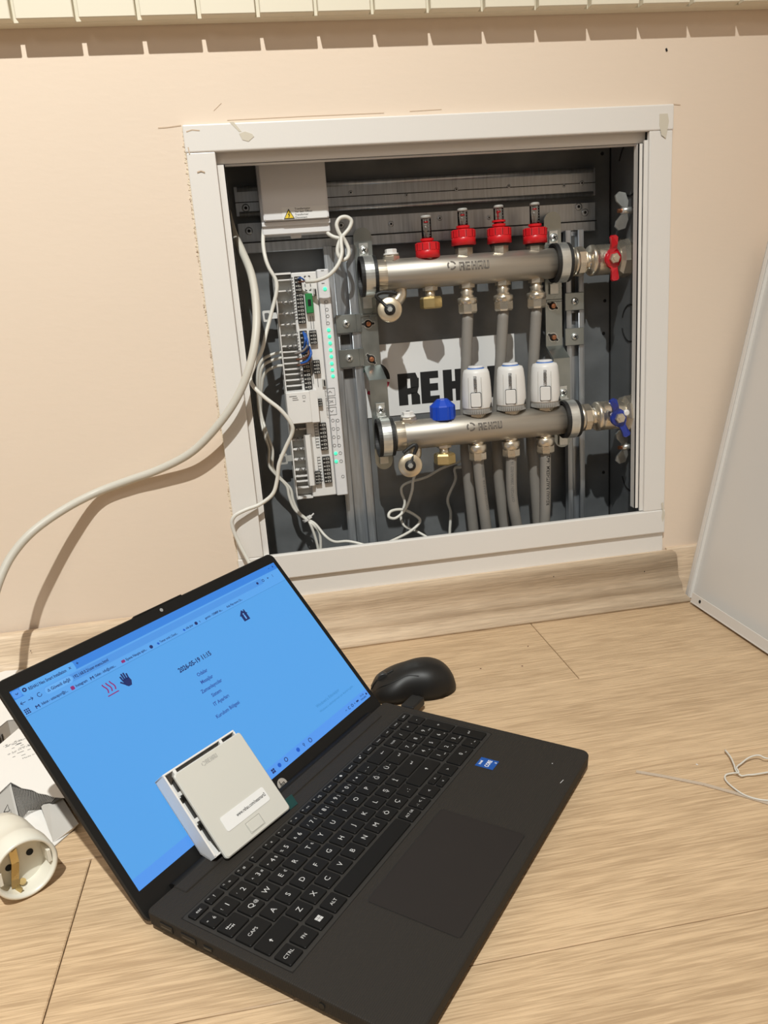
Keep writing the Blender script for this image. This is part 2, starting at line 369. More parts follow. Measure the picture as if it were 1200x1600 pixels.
# small marks in the wall paint
wb = bpy.data.objects['wall_back']
bm = bmn()
fw = Fr((0, 0, 0), (1, 0, 0), (0, 0, 1))
for pts, wd in (([(247, 200), (262, 199), (283, 196)], .0012), ([(334, 173), (346, 161)], .0004), ([(355, 188), (480, 181.5), (600, 176.5)], .0006), ([(640, 174), (690, 171)], .0005), ([(1052, 163), (1063, 164)], .0012)):
    q = [P(x, y) for x, y in pts]; fw.line(bm, [(p.x, p.z) for p in q], wd, 0, .0004)
part('paint_crack', bm, 'scratch', wb)
bm = bmn()
for x, y in ((1041, 77), (1041.5, 79)): q = P(x, y); fw.disc(bm, q.x, q.z, .0013, 0, .0006, 8)
part('wall_speck', bm, 'hole', wb)
# floor
fl_bm = bmn(); box2(fl_bm, (-1.6, -2.2, -.03), (.90, .16, -.0125)); floor = struct('floor', fl_bm, smat('seam_brown', (.22, .15, .09), .8))
PW, PL = .1912, 1.285
pbm = bmn(); box(pbm, V(0, 0, -.006), (PL - .0008, PW - .0008, .012), None, .0009)
pme = finish(pbm, 'plank', 'wood')
rows = [(-.0135 + PW / 2, [-.55, .735]), (-.0135 - PW / 2, [.403 - PL, .403]), (-.0135 - 1.5 * PW, [-.18 - PL / 2 + .3, -.18 + PL / 2 + .3]), (-.0135 - 2.5 * PW, [-.14 - PL, -.14]), (-.0135 - 3.5 * PW, [-.62, .665]), (-.0135 - 4.5 * PW, [-.9, .385]), (-.0135 - 5.5 * PW, [-1.3, -.015])]
for yc, xs in rows:
    for i, x0 in enumerate(xs):
        a, b = x0, x0 + PL
        if a >= .768: continue
        if yc > 0:  # row that slips under the wall is cut
            t = bmn(); box2(t, (max(a, -1.6) + .0004, yc - PW / 2 + .0004, -.012), (min(b, .768), -.001, 0), .0009); o = part('plank', t, 'wood', floor)
        elif b > .766:
            t = bmn(); box2(t, (a + .0004, yc - PW / 2 + .0004, -.012), (.7675, yc + PW / 2 - .0004, 0), .0009); o = part('plank', t, 'wood', floor)
        else:
            o = bpy.data.objects.new('plank', pme); C.objects.link(o); o.parent = floor; o.location = ((a + b) / 2, yc, 0)
# skirting profile (depth from its back, height)
def skirt(name, x0, x1, yb, end=0.0, zt=.077, k=1.0):
    prof = [(.0, 0), (.0, zt), (.006, zt + .0008), (.0095, zt - .002), (.0112, zt - .007), (.0122, .055), (.0130, .040), (.0145, .034), (.0165, .029), (.0172, .023), (.0180, .017), (.0205, .011), (.0245, .006), (.0270, .003), (.0275, 0)]
    bm = bmn(); ra = []; n = 60
    for k_ in range(2):
        ra.append([bm.verts.new(((x0 if k_ == 0 else x1 + end * p[0] / .0275), yb - p[0] * k, p[1])) for p in prof])
    m = len(prof)
    for j in range(m):
        f = bm.faces.new([ra[0][j], ra[1][j], ra[1][(j + 1) % m], ra[0][(j + 1) % m]])
    bm.faces.new(list(reversed(ra[0]))); bm.faces.new(ra[1])
    o = struct(name, bm, 'woodtrim')
    for p in o.data.polygons: p.use_smooth = len(p.vertices) == 4 and abs(p.normal.z) < .97 and p.normal.y < -.05
    return o
sk = skirt('baseboard_front', -1.6, .6235, -.0035, .030)
skirt('baseboard_back', .6245, .768, 0.0, 0, .079, .58)
bm = bmn()
for x, y, r in ((1007, 893, .0009), (865, 901, .0009), (997, 943, .0008), (617, 983, .0008), (48, 1017, .0009)):
    q = F(x, y, .03); q = P(x, y, -.019); box(bm, q, (r, .0006, r * 1.6))
part('nail_mark', bm, 'hole', sk)

# slatted board above the cabinet
t = thing('slatted_panel', 'cream grooved board of wide slats fixed to the wall above the cabinet', 'panel', (.2, -.01, .787))
bm = bmn(); box2(bm, (-.60, -.016, .787), (.765, -.0005, 1.06), .0008); part('rail', bm, 'slat', t)
pitch = .0659; g0 = -.1628
sb = bmn(); box(sb, V(0, 0, 0), (pitch - .0052, .013, .27), None, .0009)
sme = finish(sb, 'slat', 'slat')
for i in range(-6, 14):
    xc = g0 + (i + .5) * pitch
    o = bpy.data.objects.new('slat', sme); C.objects.link(o); o.parent = t; o.location = V(xc, -.0226, .787 + .1355) - t.location

# ================================================================== CABINET
cab = thing('recessed_cabinet', 'galvanised steel wall cabinet with white frame holding the heating manifolds', 'cabinet', (.31, .06, .0))
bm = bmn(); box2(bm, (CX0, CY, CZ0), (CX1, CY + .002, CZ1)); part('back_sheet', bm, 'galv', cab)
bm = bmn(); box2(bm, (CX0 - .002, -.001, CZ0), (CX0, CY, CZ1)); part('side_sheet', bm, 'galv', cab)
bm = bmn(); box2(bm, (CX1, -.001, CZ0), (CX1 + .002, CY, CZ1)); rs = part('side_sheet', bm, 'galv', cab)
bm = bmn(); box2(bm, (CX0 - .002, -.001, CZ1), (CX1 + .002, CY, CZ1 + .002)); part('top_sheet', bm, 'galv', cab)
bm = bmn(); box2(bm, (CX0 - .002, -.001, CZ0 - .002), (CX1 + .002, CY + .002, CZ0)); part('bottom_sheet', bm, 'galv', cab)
# knockouts on the right-hand side sheet
def side_pt(px, py):
    d = ray(px, py); return CAM + d * ((CX1 - CAM.x) / d.x)
fs = Fr((CX1, 0, 0), (0, 1, 0), (0, 0, 1))   # normal +x ; draw on -side
for (px, py, r, a0, a1) in ((985, 262, .036, .4, 5.2), (985, 505, .026, .3, 6.0), (986, 735, .032, .2, 5.8)):
    q = side_pt(px, py); bm = bmn()
    fs.ring(bm, q.y, q.z, r - .0011, r + .0011, -.0008, .0, 30, a0, a1)
    part('knockout', bm, 'hole', rs)
bm = bmn(); box2(bm, (CX1 - .0016, CY - .0022, CZ0), (CX1, CY, CZ1)); part('corner_seam', bm, 'hole', cab)
# frame
FY = -.0085
xo0, xo1, zo0, zo1 = 0.0, .6188, .1058, .6805
ib, it, il, ir = .1408, .6500, .0345, .5860
bm = bmn(); box2(bm, (xo0, FY, it), (xo1, 0.0, zo1), .0016, 2); fb = part('frame_bar', bm, 'frame', cab)
bm2 = bmn()
q = P(385, 214, FY); fw2 = Fr((0, FY, 0), (1, 0, 0), (0, 0, 1))
fw2.poly(bm2, [(q.x - .008, q.z + .004), (q.x - .001, q.z + .006), (q.x + .007, q.z + .003), (q.x + .009, q.z), (q.x + .002, q.z - .005), (q.x - .005, q.z - .003)], 0, .0005)
part('filler_smear', bm2, 'filler', fb); bm2 = bmn(); fw2.poly(bm2, [(q.x - .018, q.z + .017), (q.x - .013, q.z + .017), (q.x - .005, q.z + .006), (q.x - .008, q.z + .006)], 0, .0003)
part('filler_smear', bm2, 'filler', fb); bm2 = bmn(); q = P(1037, 195, FY); fw2.poly(bm2, [(q.x - .006, q.z + .013), (q.x + .005, q.z + .013), (q.x + .007, q.z + .004), (q.x + .003, q.z - .016), (q.x - .003, q.z - .012), (q.x - .006, q.z)], 0, .0005)
part('filler_smear', bm2, 'filler', fb)
bm2 = bmn()
for pts in ([(291, 206), (300, 203), (312, 204)], [(294, 230), (296, 240)], [(308, 269), (314, 267), (320, 269)]):
    qq = [P(x, y, FY) for x, y in pts]; fw2.line(bm2, [(p.x, p.z) for p in qq], .0012, 0, .0003)
part('scratch', bm2, 'scratch', fb)
bm = bmn(); box2(bm, (xo0, FY, zo0), (xo1, 0.0, ib), .0016, 2); fb2 = part('frame_bar', bm, 'frame', cab)
bm2 = bmn()
q = P(1036, 800, FY); fw2.poly(bm2, [(q.x - .003, q.z + .014), (q.x, q.z + .015), (q.x + .001, q.z + .002), (q.x + .003, q.z - .004), (q.x, q.z - .015), (q.x - .002, q.z - .008), (q.x - .001, q.z)], 0, .0005)
part('filler_smear', bm2, 'filler', fb2)
for a, b in ((xo0 + .0008, il), (ir, xo1 - .0008)):
    bm = bmn(); box2(bm, (a, FY + .0008, ib), (b, 0.0, it), .0012, 2); part('frame_bar', bm, 'frame', cab)
# inner lips set back behind the bars
bm = bmn(); box2(bm, (il, .0045, .6368), (ir, .006, it + .004)); box2(bm, (il, .0045, .6365), (ir, .016, .6380)); part('inner_lip', bm, 'frame', cab)
bm = bmn(); box2(bm, (il - .004, .001, ib - .01), (.0440, .0028, .6366)); box2(bm, (.0426, .001, ib - .01), (.0440, .012, .6366)); part('inner_lip', bm, 'frame', cab)
bm = bmn(); box2(bm, (.5745, -.001, .1462), (.5800, .0005, .6366)); box2(bm, (.5810, -.0035, .1420), (ir + .002, -.0012, .6400)); box2(bm, (.5745, -.001, .1462), (.5757, .012, .6366)); part('inner_lip', bm, 'frame', cab)
bm = bmn(); box2(bm, (il, .0, ib - .012), (ir, .002, ib - .001)); part('inner_lip', bm, 'frame', cab)
# lower white apron between frame and skirting
bm = bmn(); box2(bm, (xo0 + .001, -.0032, .02), (.6185, -.0002, zo0 + .002), .0004); part('apron', bm, 'frame', cab)
# ragged paint line along the left edge
bm = bmn(); z = .13; prev = None
while z < .678:
    a = random.uniform(-.0012, .0022); h = random.uniform(.002, .007)
    prism(bm, [V(.001, -.0005, z), V(-.0016 - a * .7, -.0008, z + h * .3), V(-.0013 - a * .3, -.0008, z + h), V(.001, -.0005, z + h)], (0, .0010, 0)); z += h
cc = part('paint_edge', bm, 'caulk', cab); cc['kind'] = 'stuff'
bm = bmn(); z = .19
while z < .668:
    if random.random() < .5: box(bm, V(-.0004 - random.random() * .0015, -.0012, z), (random.uniform(.0006, .0018), .0008, random.uniform(.001, .005)))
    z += random.uniform(.004, .018)
cc = part('paint_chip', bm, 'scratch', cab); cc['kind'] = 'stuff'
# horizontal mounting rails at the back
RY = CY - .012
def zat(px, py, y): return P(px, py, y).z
xr0 = P(368, 320, RY).x; xr1 = P(930, 300, RY).x
def hrail(name, ztop, zbot, ribs, thick=.010):
    bm = bmn(); box2(bm, (xr0, RY, zbot), (xr1, RY + .0015, ztop)); o = part(name, bm, 'galvrail', cab)
    for zz, hh in ribs:
        b2 = bmn(); tube(b2, [V(xr0 + .004, RY - .0005, zz), V(xr1 - .004, RY - .0005, zz)], hh / 2, 10, False); part('rib', b2, 'galvrail', o)
    return o
zA = zat(650, 282, RY); zB = zat(650, 318, RY); zC = zat(650, 333, RY); zD = zat(650, 362, RY); zE = zat(650, 379, RY)
ra_ = hrail('mounting_rail', zA + .004, zB - .003, [(zA + .001, .007), (zB - .001, .007)])
bm = bmn(); box2(bm, (xr0, RY - .0006, zat(650, 301, RY) - .0005), (xr1, RY, zat(650, 301, RY) + .0005)); part('crease', bm, 'hole', ra_)
rb_ = hrail('mounting_rail', zC, zE, [])
bm = bmn(); box2(bm, (xr0 + .003, RY - .005, zE), (xr1 - .002, RY + .001, zD - .001), .0008); part('lower_flange', bm, 'galvrail', rb_)
bm = bmn(); box2(bm, (xr0, RY - .0052, zD - .0012), (xr1, RY - .0005, zD)); part('crease', bm, 'hole', rb_)
def hole(px, py, parent, r=.0035, y=RY):
    q = P(px, py, y); bm = bmn(); lathe(bm, [(r * 1.7, 0), (r * 1.5, .0012), (r, .0014)], q, (0, -1, 0), 16); o = part('screw_hole', bm, 'galvrail', parent)
    bm = bmn(); lathe(bm, [(r * .95, .0), (r * .95, .0016)], q, (0, -1, 0), 12); part('recess', bm, 'hole', parent if parent.parent is None else o if o.parent.parent is None else parent)
for px, py, pr, r in ((384, 325, ra_, .0035), (389, 361, rb_, .0035), (635, 305, ra_, .0016), (713, 296, ra_, .0018), (795, 291, ra_, .0016), (881, 290, ra_, .0016), (909, 286, ra_, .0022), (548, 301, ra_, .0020), (611, 350, rb_, .0025), (687, 341, rb_, .0022), (764, 340, rb_, .0020), (904, 323, rb_, .0035), (914, 332, rb_, .0035), (533, 352, rb_, .003)):
    q = P(px, py, RY); bm = bmn(); lathe(bm, [(r * 1.5, -.0005), (r * 1.5, .0006), (r, .0010)], q, (0, -1, 0), 14); o = part('screw_hole', bm, 'galvrail', pr)
    bm = bmn(); lathe(bm, [(r * .6, 0), (r * .6, .00115)], q, (0, -1, 0), 12)
    part('recess', bm, 'hole', pr)
for px, py in ((943, 521), (943, 738), (941, 240), (945, 470)):
    q = P(px, py, CY); bm = bmn(); lathe(bm, [(.0026, 0), (.0020, .0012)], q, (0, -1, 0), 12); part('rivet', bm, 'hole', cab)
# vertical C rails
def vrail(px_c, py, wdt, y, ztop, zbot, slots=()):
    q = P(px_c, py, y); x = q.x; h = wdt / 2; d = .012
    bm = bmn(); box2(bm, (x - h, y + d - .0015, zbot), (x + h, y + d, ztop))
    for s in (-1, 1):
        box2(bm, (x + s * h - .0008, y, zbot), (x + s * h + .0008, y + d, ztop))
        box2(bm, (x + s * h, y, zbot), (x + s * (h - wdt * .26), y + .0014, ztop), .0004)
        tube(bm, [V(x + s * (h - wdt * .26), y + .0012, zbot), V(x + s * (h - wdt * .26), y + .0012, ztop)], .0010, 8, False)
    o = part('strut_rail', bm, 'galvrail', cab)
    for px, py_, hh in slots:
        q = P(px, py_, y); bm = bmn(); box2(bm, (x - wdt * .16, y + d - .0022, q.z - hh / 2), (x + wdt * .16, y + d - .0014, q.z + hh / 2)); part('slot', bm, smat('slot_grey', (.07, .068, .065), .6), o)
    return x
VY = .0865
xl = vrail(541, 530, .040, VY, zE + .002, CZ0, ((541, 531, .014), (546, 585, .014)))
xrr = vrail(899, 500, .025, VY, zE + .002, CZ0, ((899, 385, .03), (899, 440, .03), (899, 498, .016)))
def pscrew(fr, a, b, r, parent, z=.0):
    bm = bmn(); lathe(bm, [(r, z), (r * .95, z + r * .25), (r * .6, z + r * .55), (.0001, z + r * .62)], fr(a, b), fr.n, 18); o = part('screw', bm, 'bright', parent)
    return o
def cross(fr, a, b, r, z, parent):
    bm = bmn()
    for k in (0.5, 2.07): fr.line(bm, [(a - math.cos(k) * r * .5, b - math.sin(k) * r * .5), (a + math.cos(k) * r * .5, b + math.sin(k) * r * .5)], r * .24, z, z + .0006)
    part('screw_slot', bm, 'hole', parent)
for px, py in ((541, 506), (546, 560), (898, 471), (898, 526)):
    y = VY - .004; q = P(px, py, y); s = .0125
    dx = 0
    bm = bmn(); box2(bm, (q.x - s - .002, y, q.z - s), (q.x + s + .002, y + .002, q.z + s), .0006)
    if px < 600: box2(bm, (q.x + s + .001, y + .001, q.z - s), (q.x + s + .009, y + .003, q.z + s), .0006)
    c = part('rail_clip', bm, 'zinc', cab)
    f_ = Fr((q.x, y, q.z), (1, 0, 0), (0, 0, 1)); pscrew(f_, 0, 0, .0056, c); cross(f_, 0, 0, .0056, .0030, c)
# wing nuts on the right side
for px, py, i in ((990, 328, 0), (989, 697, 1)):
    q = side_pt(px, py); q.x = CX1 - .014
    bm = bmn(); cyl(bm, q + V(.014, 0, 0), q + V(-.004, 0, 0), .0045, 12); c = part('wing_nut', bm, 'bright', cab)
    bm = bmn()
    for s in (1, -1):
        pts = [(.004, .003 * s), (-.004, .005 * s), (-.011, .013 * s), (-.012, .020 * s), (-.006, .025 * s), (.003, .023 * s), (.006, .012 * s)]
        prism(bm, [q + V(a, -.003 + abs(b) * .2, b) for a, b in pts], (0, .0035, 0))
    part('wing', bm, 'bright', c)
    bm = bmn(); cyl(bm, q + V(-.002, 0, 0), q + V(-.009, 0, 0), .0028, 10); part('bolt', bm, 'coppernut', c)

# brand plate on the back sheet
LY = CY - .0008
p00 = P(568, 654, LY); p11 = P(803, 520, LY); lx0, lx1 = P(559, 600, LY).x, p11.x; lz0, lz1 = p00.z, P(803, 521, LY).z
t = thing('brand_label', 'white brand label printed with black letters stuck on the back sheet', 'label', (lx0, LY, lz0))
fl = Fr((0, LY, 0), (1, 0, 0), (0, 0, 1))
bm = bmn(); fl.rect(bm, lx0, lz0, lx1, lz1, -.0005, .0003); part('sheet', bm, 'labelw', t)
bm = bmn(); a = P(624, 634, LY); hz = P(627, 584, LY).z - a.z; xe = P(797, 620, LY).x
wordmark(bm, fl, a.x, a.z, hz, .0003, .0006, xe - a.x); part('lettering', bm, 'black', t)
c = P(584, 592, LY); rr_ = .024
bm = bmn(); fl.ring(bm, c.x, c.z, rr_ * .68, rr_, .0003, .0006, 14, -.1, 1.6); part('logo_arc', bm, 'black', t)
bm = bmn(); fl.ring(bm, c.x, c.z, rr_ * .72, rr_, .0003, .0006, 14, 2.2, 3.75); part('logo_arc', bm, 'greensign', t, 'green arc of the logo')
bm = bmn(); fl.ring(bm, c.x, c.z, rr_ * .78, rr_, .0003, .0006, 14, 4.2, 6.0); part('logo_arc', bm, 'redsign', t, 'crimson arc of the logo')

# ================================================================== MANIFOLDS
TY, BY, MR = .060, .030, .0205
TA = P(588, 436, TY); TB = P(873, 406, TY); tz = (TA.z + TB.z) / 2
BA = P(617, 685, BY); BB = P(886, 652, BY); bz = (BA.z + BB.z) / 2
def fitting(parent, x, y, z, kind):
    """screwed outlet below a manifold, z = underside"""
    if kind == 'plug':
        bm = bmn(); lathe(bm, [(.0105, .002), (.0105, -.004)], (x, y, z), seg=6); lathe(bm, [(.0075, -.004), (.0065, -.010), (.0075, -.013)], (x, y, z), seg=20); o = part('outlet_neck', bm, 'nickel', parent)
        bm = bmn(); lathe(bm, [(.0135, -.012), (.0155, -.0145), (.0155, -.026), (.0135, -.028)], (x, y, z), seg=6); part('end_cap', bm, 'brass', parent, 'brass blanking cap')
        return
    if kind == 'top':
        bm = bmn(); lathe(bm, [(.0110, .003), (.0110, -.004)], (x, y, z), seg=6); lathe(bm, [(.0082, -.004), (.0075, -.007), (.0095, -.009), (.0078, -.013), (.0115, -.018)], (x, y, z), seg=24); part('outlet_neck', bm, 'nickel', parent)
        bm = bmn(); lathe(bm, [(.0120, -.017), (.0138, -.018), (.0138, -.024), (.0132, -.0245), (.0132, -.026)], (x, y, z), seg=28); lathe(bm, [(.0138, -.0255), (.0138, -.036), (.0120, -.0385)], (x, y, z), seg=8); part('union_nut', bm, 'nickel', parent)
    else:
        bm = bmn(); lathe(bm, [(.0100, .004), (.0100, -.006)], (x, y, z), seg=20); part('outlet_neck', bm, 'nickel', parent)
        bm = bmn(); lathe(bm, [(.0115, -.004), (.0130, -.005), (.0130, -.014), (.0124, -.0145), (.0124, -.016)], (x, y, z), seg=28); lathe(bm, [(.0130, -.0155), (.0130, -.025), (.0115, -.027)], (x, y, z), seg=8); part('union_nut', bm, 'nickel', parent)
def drain(parent, px, py, y, x, z, r=.0165):
    q = P(px, py, y - .026)
    bm = bmn(); tube(bm, [V(x + .004, y, z + .006), V(x + .004, y, z - .008), V(q.x + .004, y - .004, q.z + .002), q + V(.001, .010, 0)], .0085, 16); lathe(bm, [(r * .92, -.008), (r * .92, .0)], q, V(-.12, -1, .12), 30); v = part('drain_valve', bm, 'nickel', parent)
    ax = V(-.12, -1, .12).normalized()
    bm = bmn(); lathe(bm, [(r, -.002), (r, .002), (r * .93, .0032), (r * .45, .0036)], q, ax, 32); part('drain_cap', bm, 'brass' if r > .1 else M_['nickelcap'], v)
    bm = bmn(); lathe(bm, [(.0078, .0030), (.0072, .0055), (.0030, .0062)], q, ax, 20)
    fr_ = Fr(q + ax * .0058, V(1, 0, 0), V(0, .1, 1))
    tube(bm, [q + ax * .0048] + [P(a, b, y - .026) for a, b in ([(598, 473), (588, 463), (594, 458), (606, 457), (620, 459)] if px < 620 else [(646, 712), (651, 700), (648, 695), (638, 701), (630, 708)])], .0028, 8, flat=.8); part('strap', bm, 'rubber', v)
    bm = bmn(); lathe(bm, [(.0040, .0064), (.0036, .0078)], q, ax, 6); part('bolt', bm, 'bright', v)
M_['nickelcap'] = smat('pale_brass', (.72, .62, .46), .35, .85, noise=((60, 60, 60), .08, .05))
def manifold(which):
    A, B, y, z = (TA, TB, TY, tz) if which == 'top' else (BA, BB, BY, bz)
    x0, x1 = A.x, B.x
    t = thing('heating_manifold', 'upper stainless manifold bar with red capped flow meters' if which == 'top' else 'lower stainless manifold bar carrying the white actuators and blue cap', 'manifold', ((x0 + x1) / 2, y, z - MR))
    bm = bmn(); lathe(bm, [(.004, -.018), (.016, -.017), (.0175, -.015), (.0175, -.002), (MR - .0006, .0), (MR, .0008), (MR, x1 - x0 - .0008), (MR - .001, x1 - x0), (.0175, x1 - x0 + .001), (.0175, x1 - x0 + .024)], (x0, y, z), (1, 0, 0), 48); body = part('bar', bm, 'inox', t)
    bm = bmn(); ringband(bm, (x0 + .007, y, z), (1, 0, 0), MR - .001, MR + .0004, .012, 48); part('end_ring', bm, 'nickel', t)
    # etched lettering wrapped on the front of the bar
    bm = bmn()
    lp = P(718, 418, y - MR) if which == 'top' else P(748, 671, y - MR)
    le = P(766, 418, y - MR) if which == 'top' else P(786, 668, y - MR)
    t2 = bmn(); hh = .0115 if which == 'top' else .0105
    frz = Fr((0, 0, 0), (1, 0, 0), (0, 0, 1)); wordmark(t2, frz, lp.x, -hh / 2 + (.0010 if which == 'top' else .002), hh, 0, .0004, le.x - lp.x)
    rsw = .0062; cxs = lp.x - .0105; swirl(t2, frz, cxs, .003, rsw, 0, .0004)
    bmesh.ops.subdivide_edges(t2, edges=t2.edges, cuts=1)
    for v in t2.verts:
        a = v.co.z / MR + .16; r = MR + .0001 - v.co.y * .6; v.co = Vector((v.co.x, y - r * math.cos(a), z + r * math.sin(a)))
    merge(bm, t2); part('etched_lettering', bm, 'darkmark', t)
    return t, body
mt, _ = manifold('top'); mb, _ = manifold('bottom')
outx_t = [P(673, 470, TY).x, P(730, 462, TY).x, P(786, 455, TY).x, P(838, 450, TY).x]
outx_b = [P(694, 702, BY).x, P(746, 700, BY).x, P(798, 690, BY).x, P(852, 684, BY).x]
for i, x in enumerate(outx_t): fitting(mt, x, TY, tz - MR, 'plug' if i == 0 else 'top')
for i, x in enumerate(outx_b): fitting(mb, x, BY, bz - MR + .002, 'plug' if i == 0 else 'bot')
drain(mt, 609, 484, TY, P(620, 450, TY).x, tz - MR)
drain(mb, 641, 727, BY, P(644, 700, BY).x, bz - MR)
# vents on top
for par, px, y, z in ((mt, 611, TY, tz), (mb, 638, BY, bz)):
    x = P(px, 400 if par is mt else 655, y).x
    bm = bmn(); lathe(bm, [(.0115, -.003), (.0115, .003), (.0100, .005)], (x, y, z + MR), seg=6); v = part('vent_valve', bm, 'nickel', par)
    bm = bmn(); lathe(bm, [(.0108, .005), (.0100, .0065), (.0100, .0072)], (x, y, z + MR), seg=20); lathe(bm, [(.0082, .007), (.0082, .0120), (.0070, .0128)], (x, y, z + MR), seg=6); part('vent_cap', bm, 'white', v)
    bm = bmn(); lathe(bm, [(.0032, .0125), (.0032, .0132)], (x, y, z + MR), seg=8); part('recess', bm, 'greyprint', v)
# flow meters
for i, (px, capy, tubetop) in enumerate(((668, 391, 337), (724, 371, 326), (780, 368, 321), (836, 368, 317))):
    x = outx_t[i]; x = P(px, capy, TY).x
    zt_ = P(px, tubetop, TY).z; zc = P(px, capy, TY).z
    bm = bmn(); lathe(bm, [(.0120, -.003), (.0120, .010 if i else .003)], (x, TY, tz + MR - .001), seg=6); mm = part('flow_meter', bm, 'nickel', mt)
    lo = zc - .0105; hi = zc + .0100
    bm = bmn(); prof = [(.0150, lo), (.0168, lo + .0004), (.0164, lo + .0095), (.0160, lo + .0100), (.0158, hi - .001), (.0148, hi), (.0065, hi)]
    lathe(bm, [(r, h - lo) for r, h in prof], (x, TY, lo), seg=32)
    for k in range(10):
        a = k * PI / 5; box(bm, V(x + .0157 * math.cos(a), TY + .0157 * math.sin(a), lo + .0148), (.0016, .0070, .0095), Matrix.Rotation(a, 3, 'Z'), .0004)
    rc = part('red_cap', bm, 'red', mm)
    bm = bmn()
    for k in range(10):
        a = (k + .5) * PI / 5 + .0; box(bm, V(x + .0156 * math.cos(a), TY + .0156 * math.sin(a), lo + .0150), (.0012, .0012, .0090), Matrix.Rotation(a, 3, 'Z'))
    part('grip_slot', bm, smat('dark_red', (.16, .004, .006), .5) if 'dkred' not in M_ else M_['dkred'], mm, kind='stuff')
    if i:
        bm = bmn(); lathe(bm, [(.0130, 0), (.0140, .003), (.0105, .0031)], (x, TY, lo - .0032), seg=28); part('seal', bm, 'rubber', mm)
    bm = bmn(); lathe(bm, [(.0072, 0), (.0072, .0025), (.0072, .005)], (x, TY, hi), seg=20); ringband(bm, (x, TY, hi + .0035), (0, 0, 1), .006, .0092, .003, 24)
    if i == 2: ringband(bm, (x, TY, hi + .0085), (0, 0, 1), .005, .0092, .0025, 24)
    part('collar', bm, 'red', mm)
    bm = bmn(); lathe(bm, [(.0068, hi - zc), (.0068, zt_ - zc - .001), (.0058, zt_ - zc)], (x, TY, zc), seg=24); part('gauge_tube', bm, 'glass', mm)
    bm = bmn(); lathe(bm, [(.0011, hi - zc), (.0011, zt_ - zc - .002)], (x - .001, TY, zc), seg=10)
    zz = hi + .006
    while zz < zt_ - .003: lathe(bm, [(.0024, 0), (.0024, .0007)], (x - .001, TY, zz), seg=10); zz += .0042
    part('indicator', bm, 'redmetal' if i == 2 else 'grayp', mm)
    bm = bmn(); f_ = Fr((x, TY - .0069, hi), (1, 0, 0), (0, 0, 1)); zz = .004
    while zz < zt_ - hi - .003: f_.rect(bm, .0012, zz, .0040, zz + .0006, 0, .0002); zz += .0036
    part('scale', bm, 'greyprint', mm)
    bm = bmn(); lathe(bm, [(.0045, hi - zc + .004), (.0045, hi - zc + .006)], (x, TY, zc), seg=14); lathe(bm, [(.0032, zt_ - zc - .009), (.0032, zt_ - zc - .007)], (x, TY, zc), seg=14); part('float', bm, 'red', mm)
    bm = bmn(); lathe(bm, [(.0069, zt_ - zc - .0035), (.0069, zt_ - zc - .0005), (.0058, zt_ - zc + .0004)], (x, TY, zc), seg=20); part('tube_top', bm, 'grayp', mm)
# blue cap on lower manifold
x = P(692, 650, BY).x; zb = bz + MR - .003
bm = bmn(); lathe(bm, [(.0165, 0), (.0178, .001), (.0178, .0185), (.0165, .0200), (.0085, .0275), (.0080, .0282)], (x, BY, zb), seg=10); c = part('protective_cap', bm, 'blue', mb)
bm = bmn()
for k in range(5):
    a = k * 2 * PI / 5 + .13; box(bm, V(x + .0172 * math.cos(a), BY + .0172 * math.sin(a), zb + .010), (.0022, .0015, .019), Matrix.Rotation(a, 3, 'Z'), .0005)
part('grip_rib', bm, 'blue', c)
for px in (746, 799, 852):
    x = P(px, 652, BY).x; bm = bmn(); lathe(bm, [(.0140, -.004), (.0140, .003), (.0100, .0035)], (x, BY, bz + MR), seg=6); part('valve_seat', bm, 'nickel', mb)
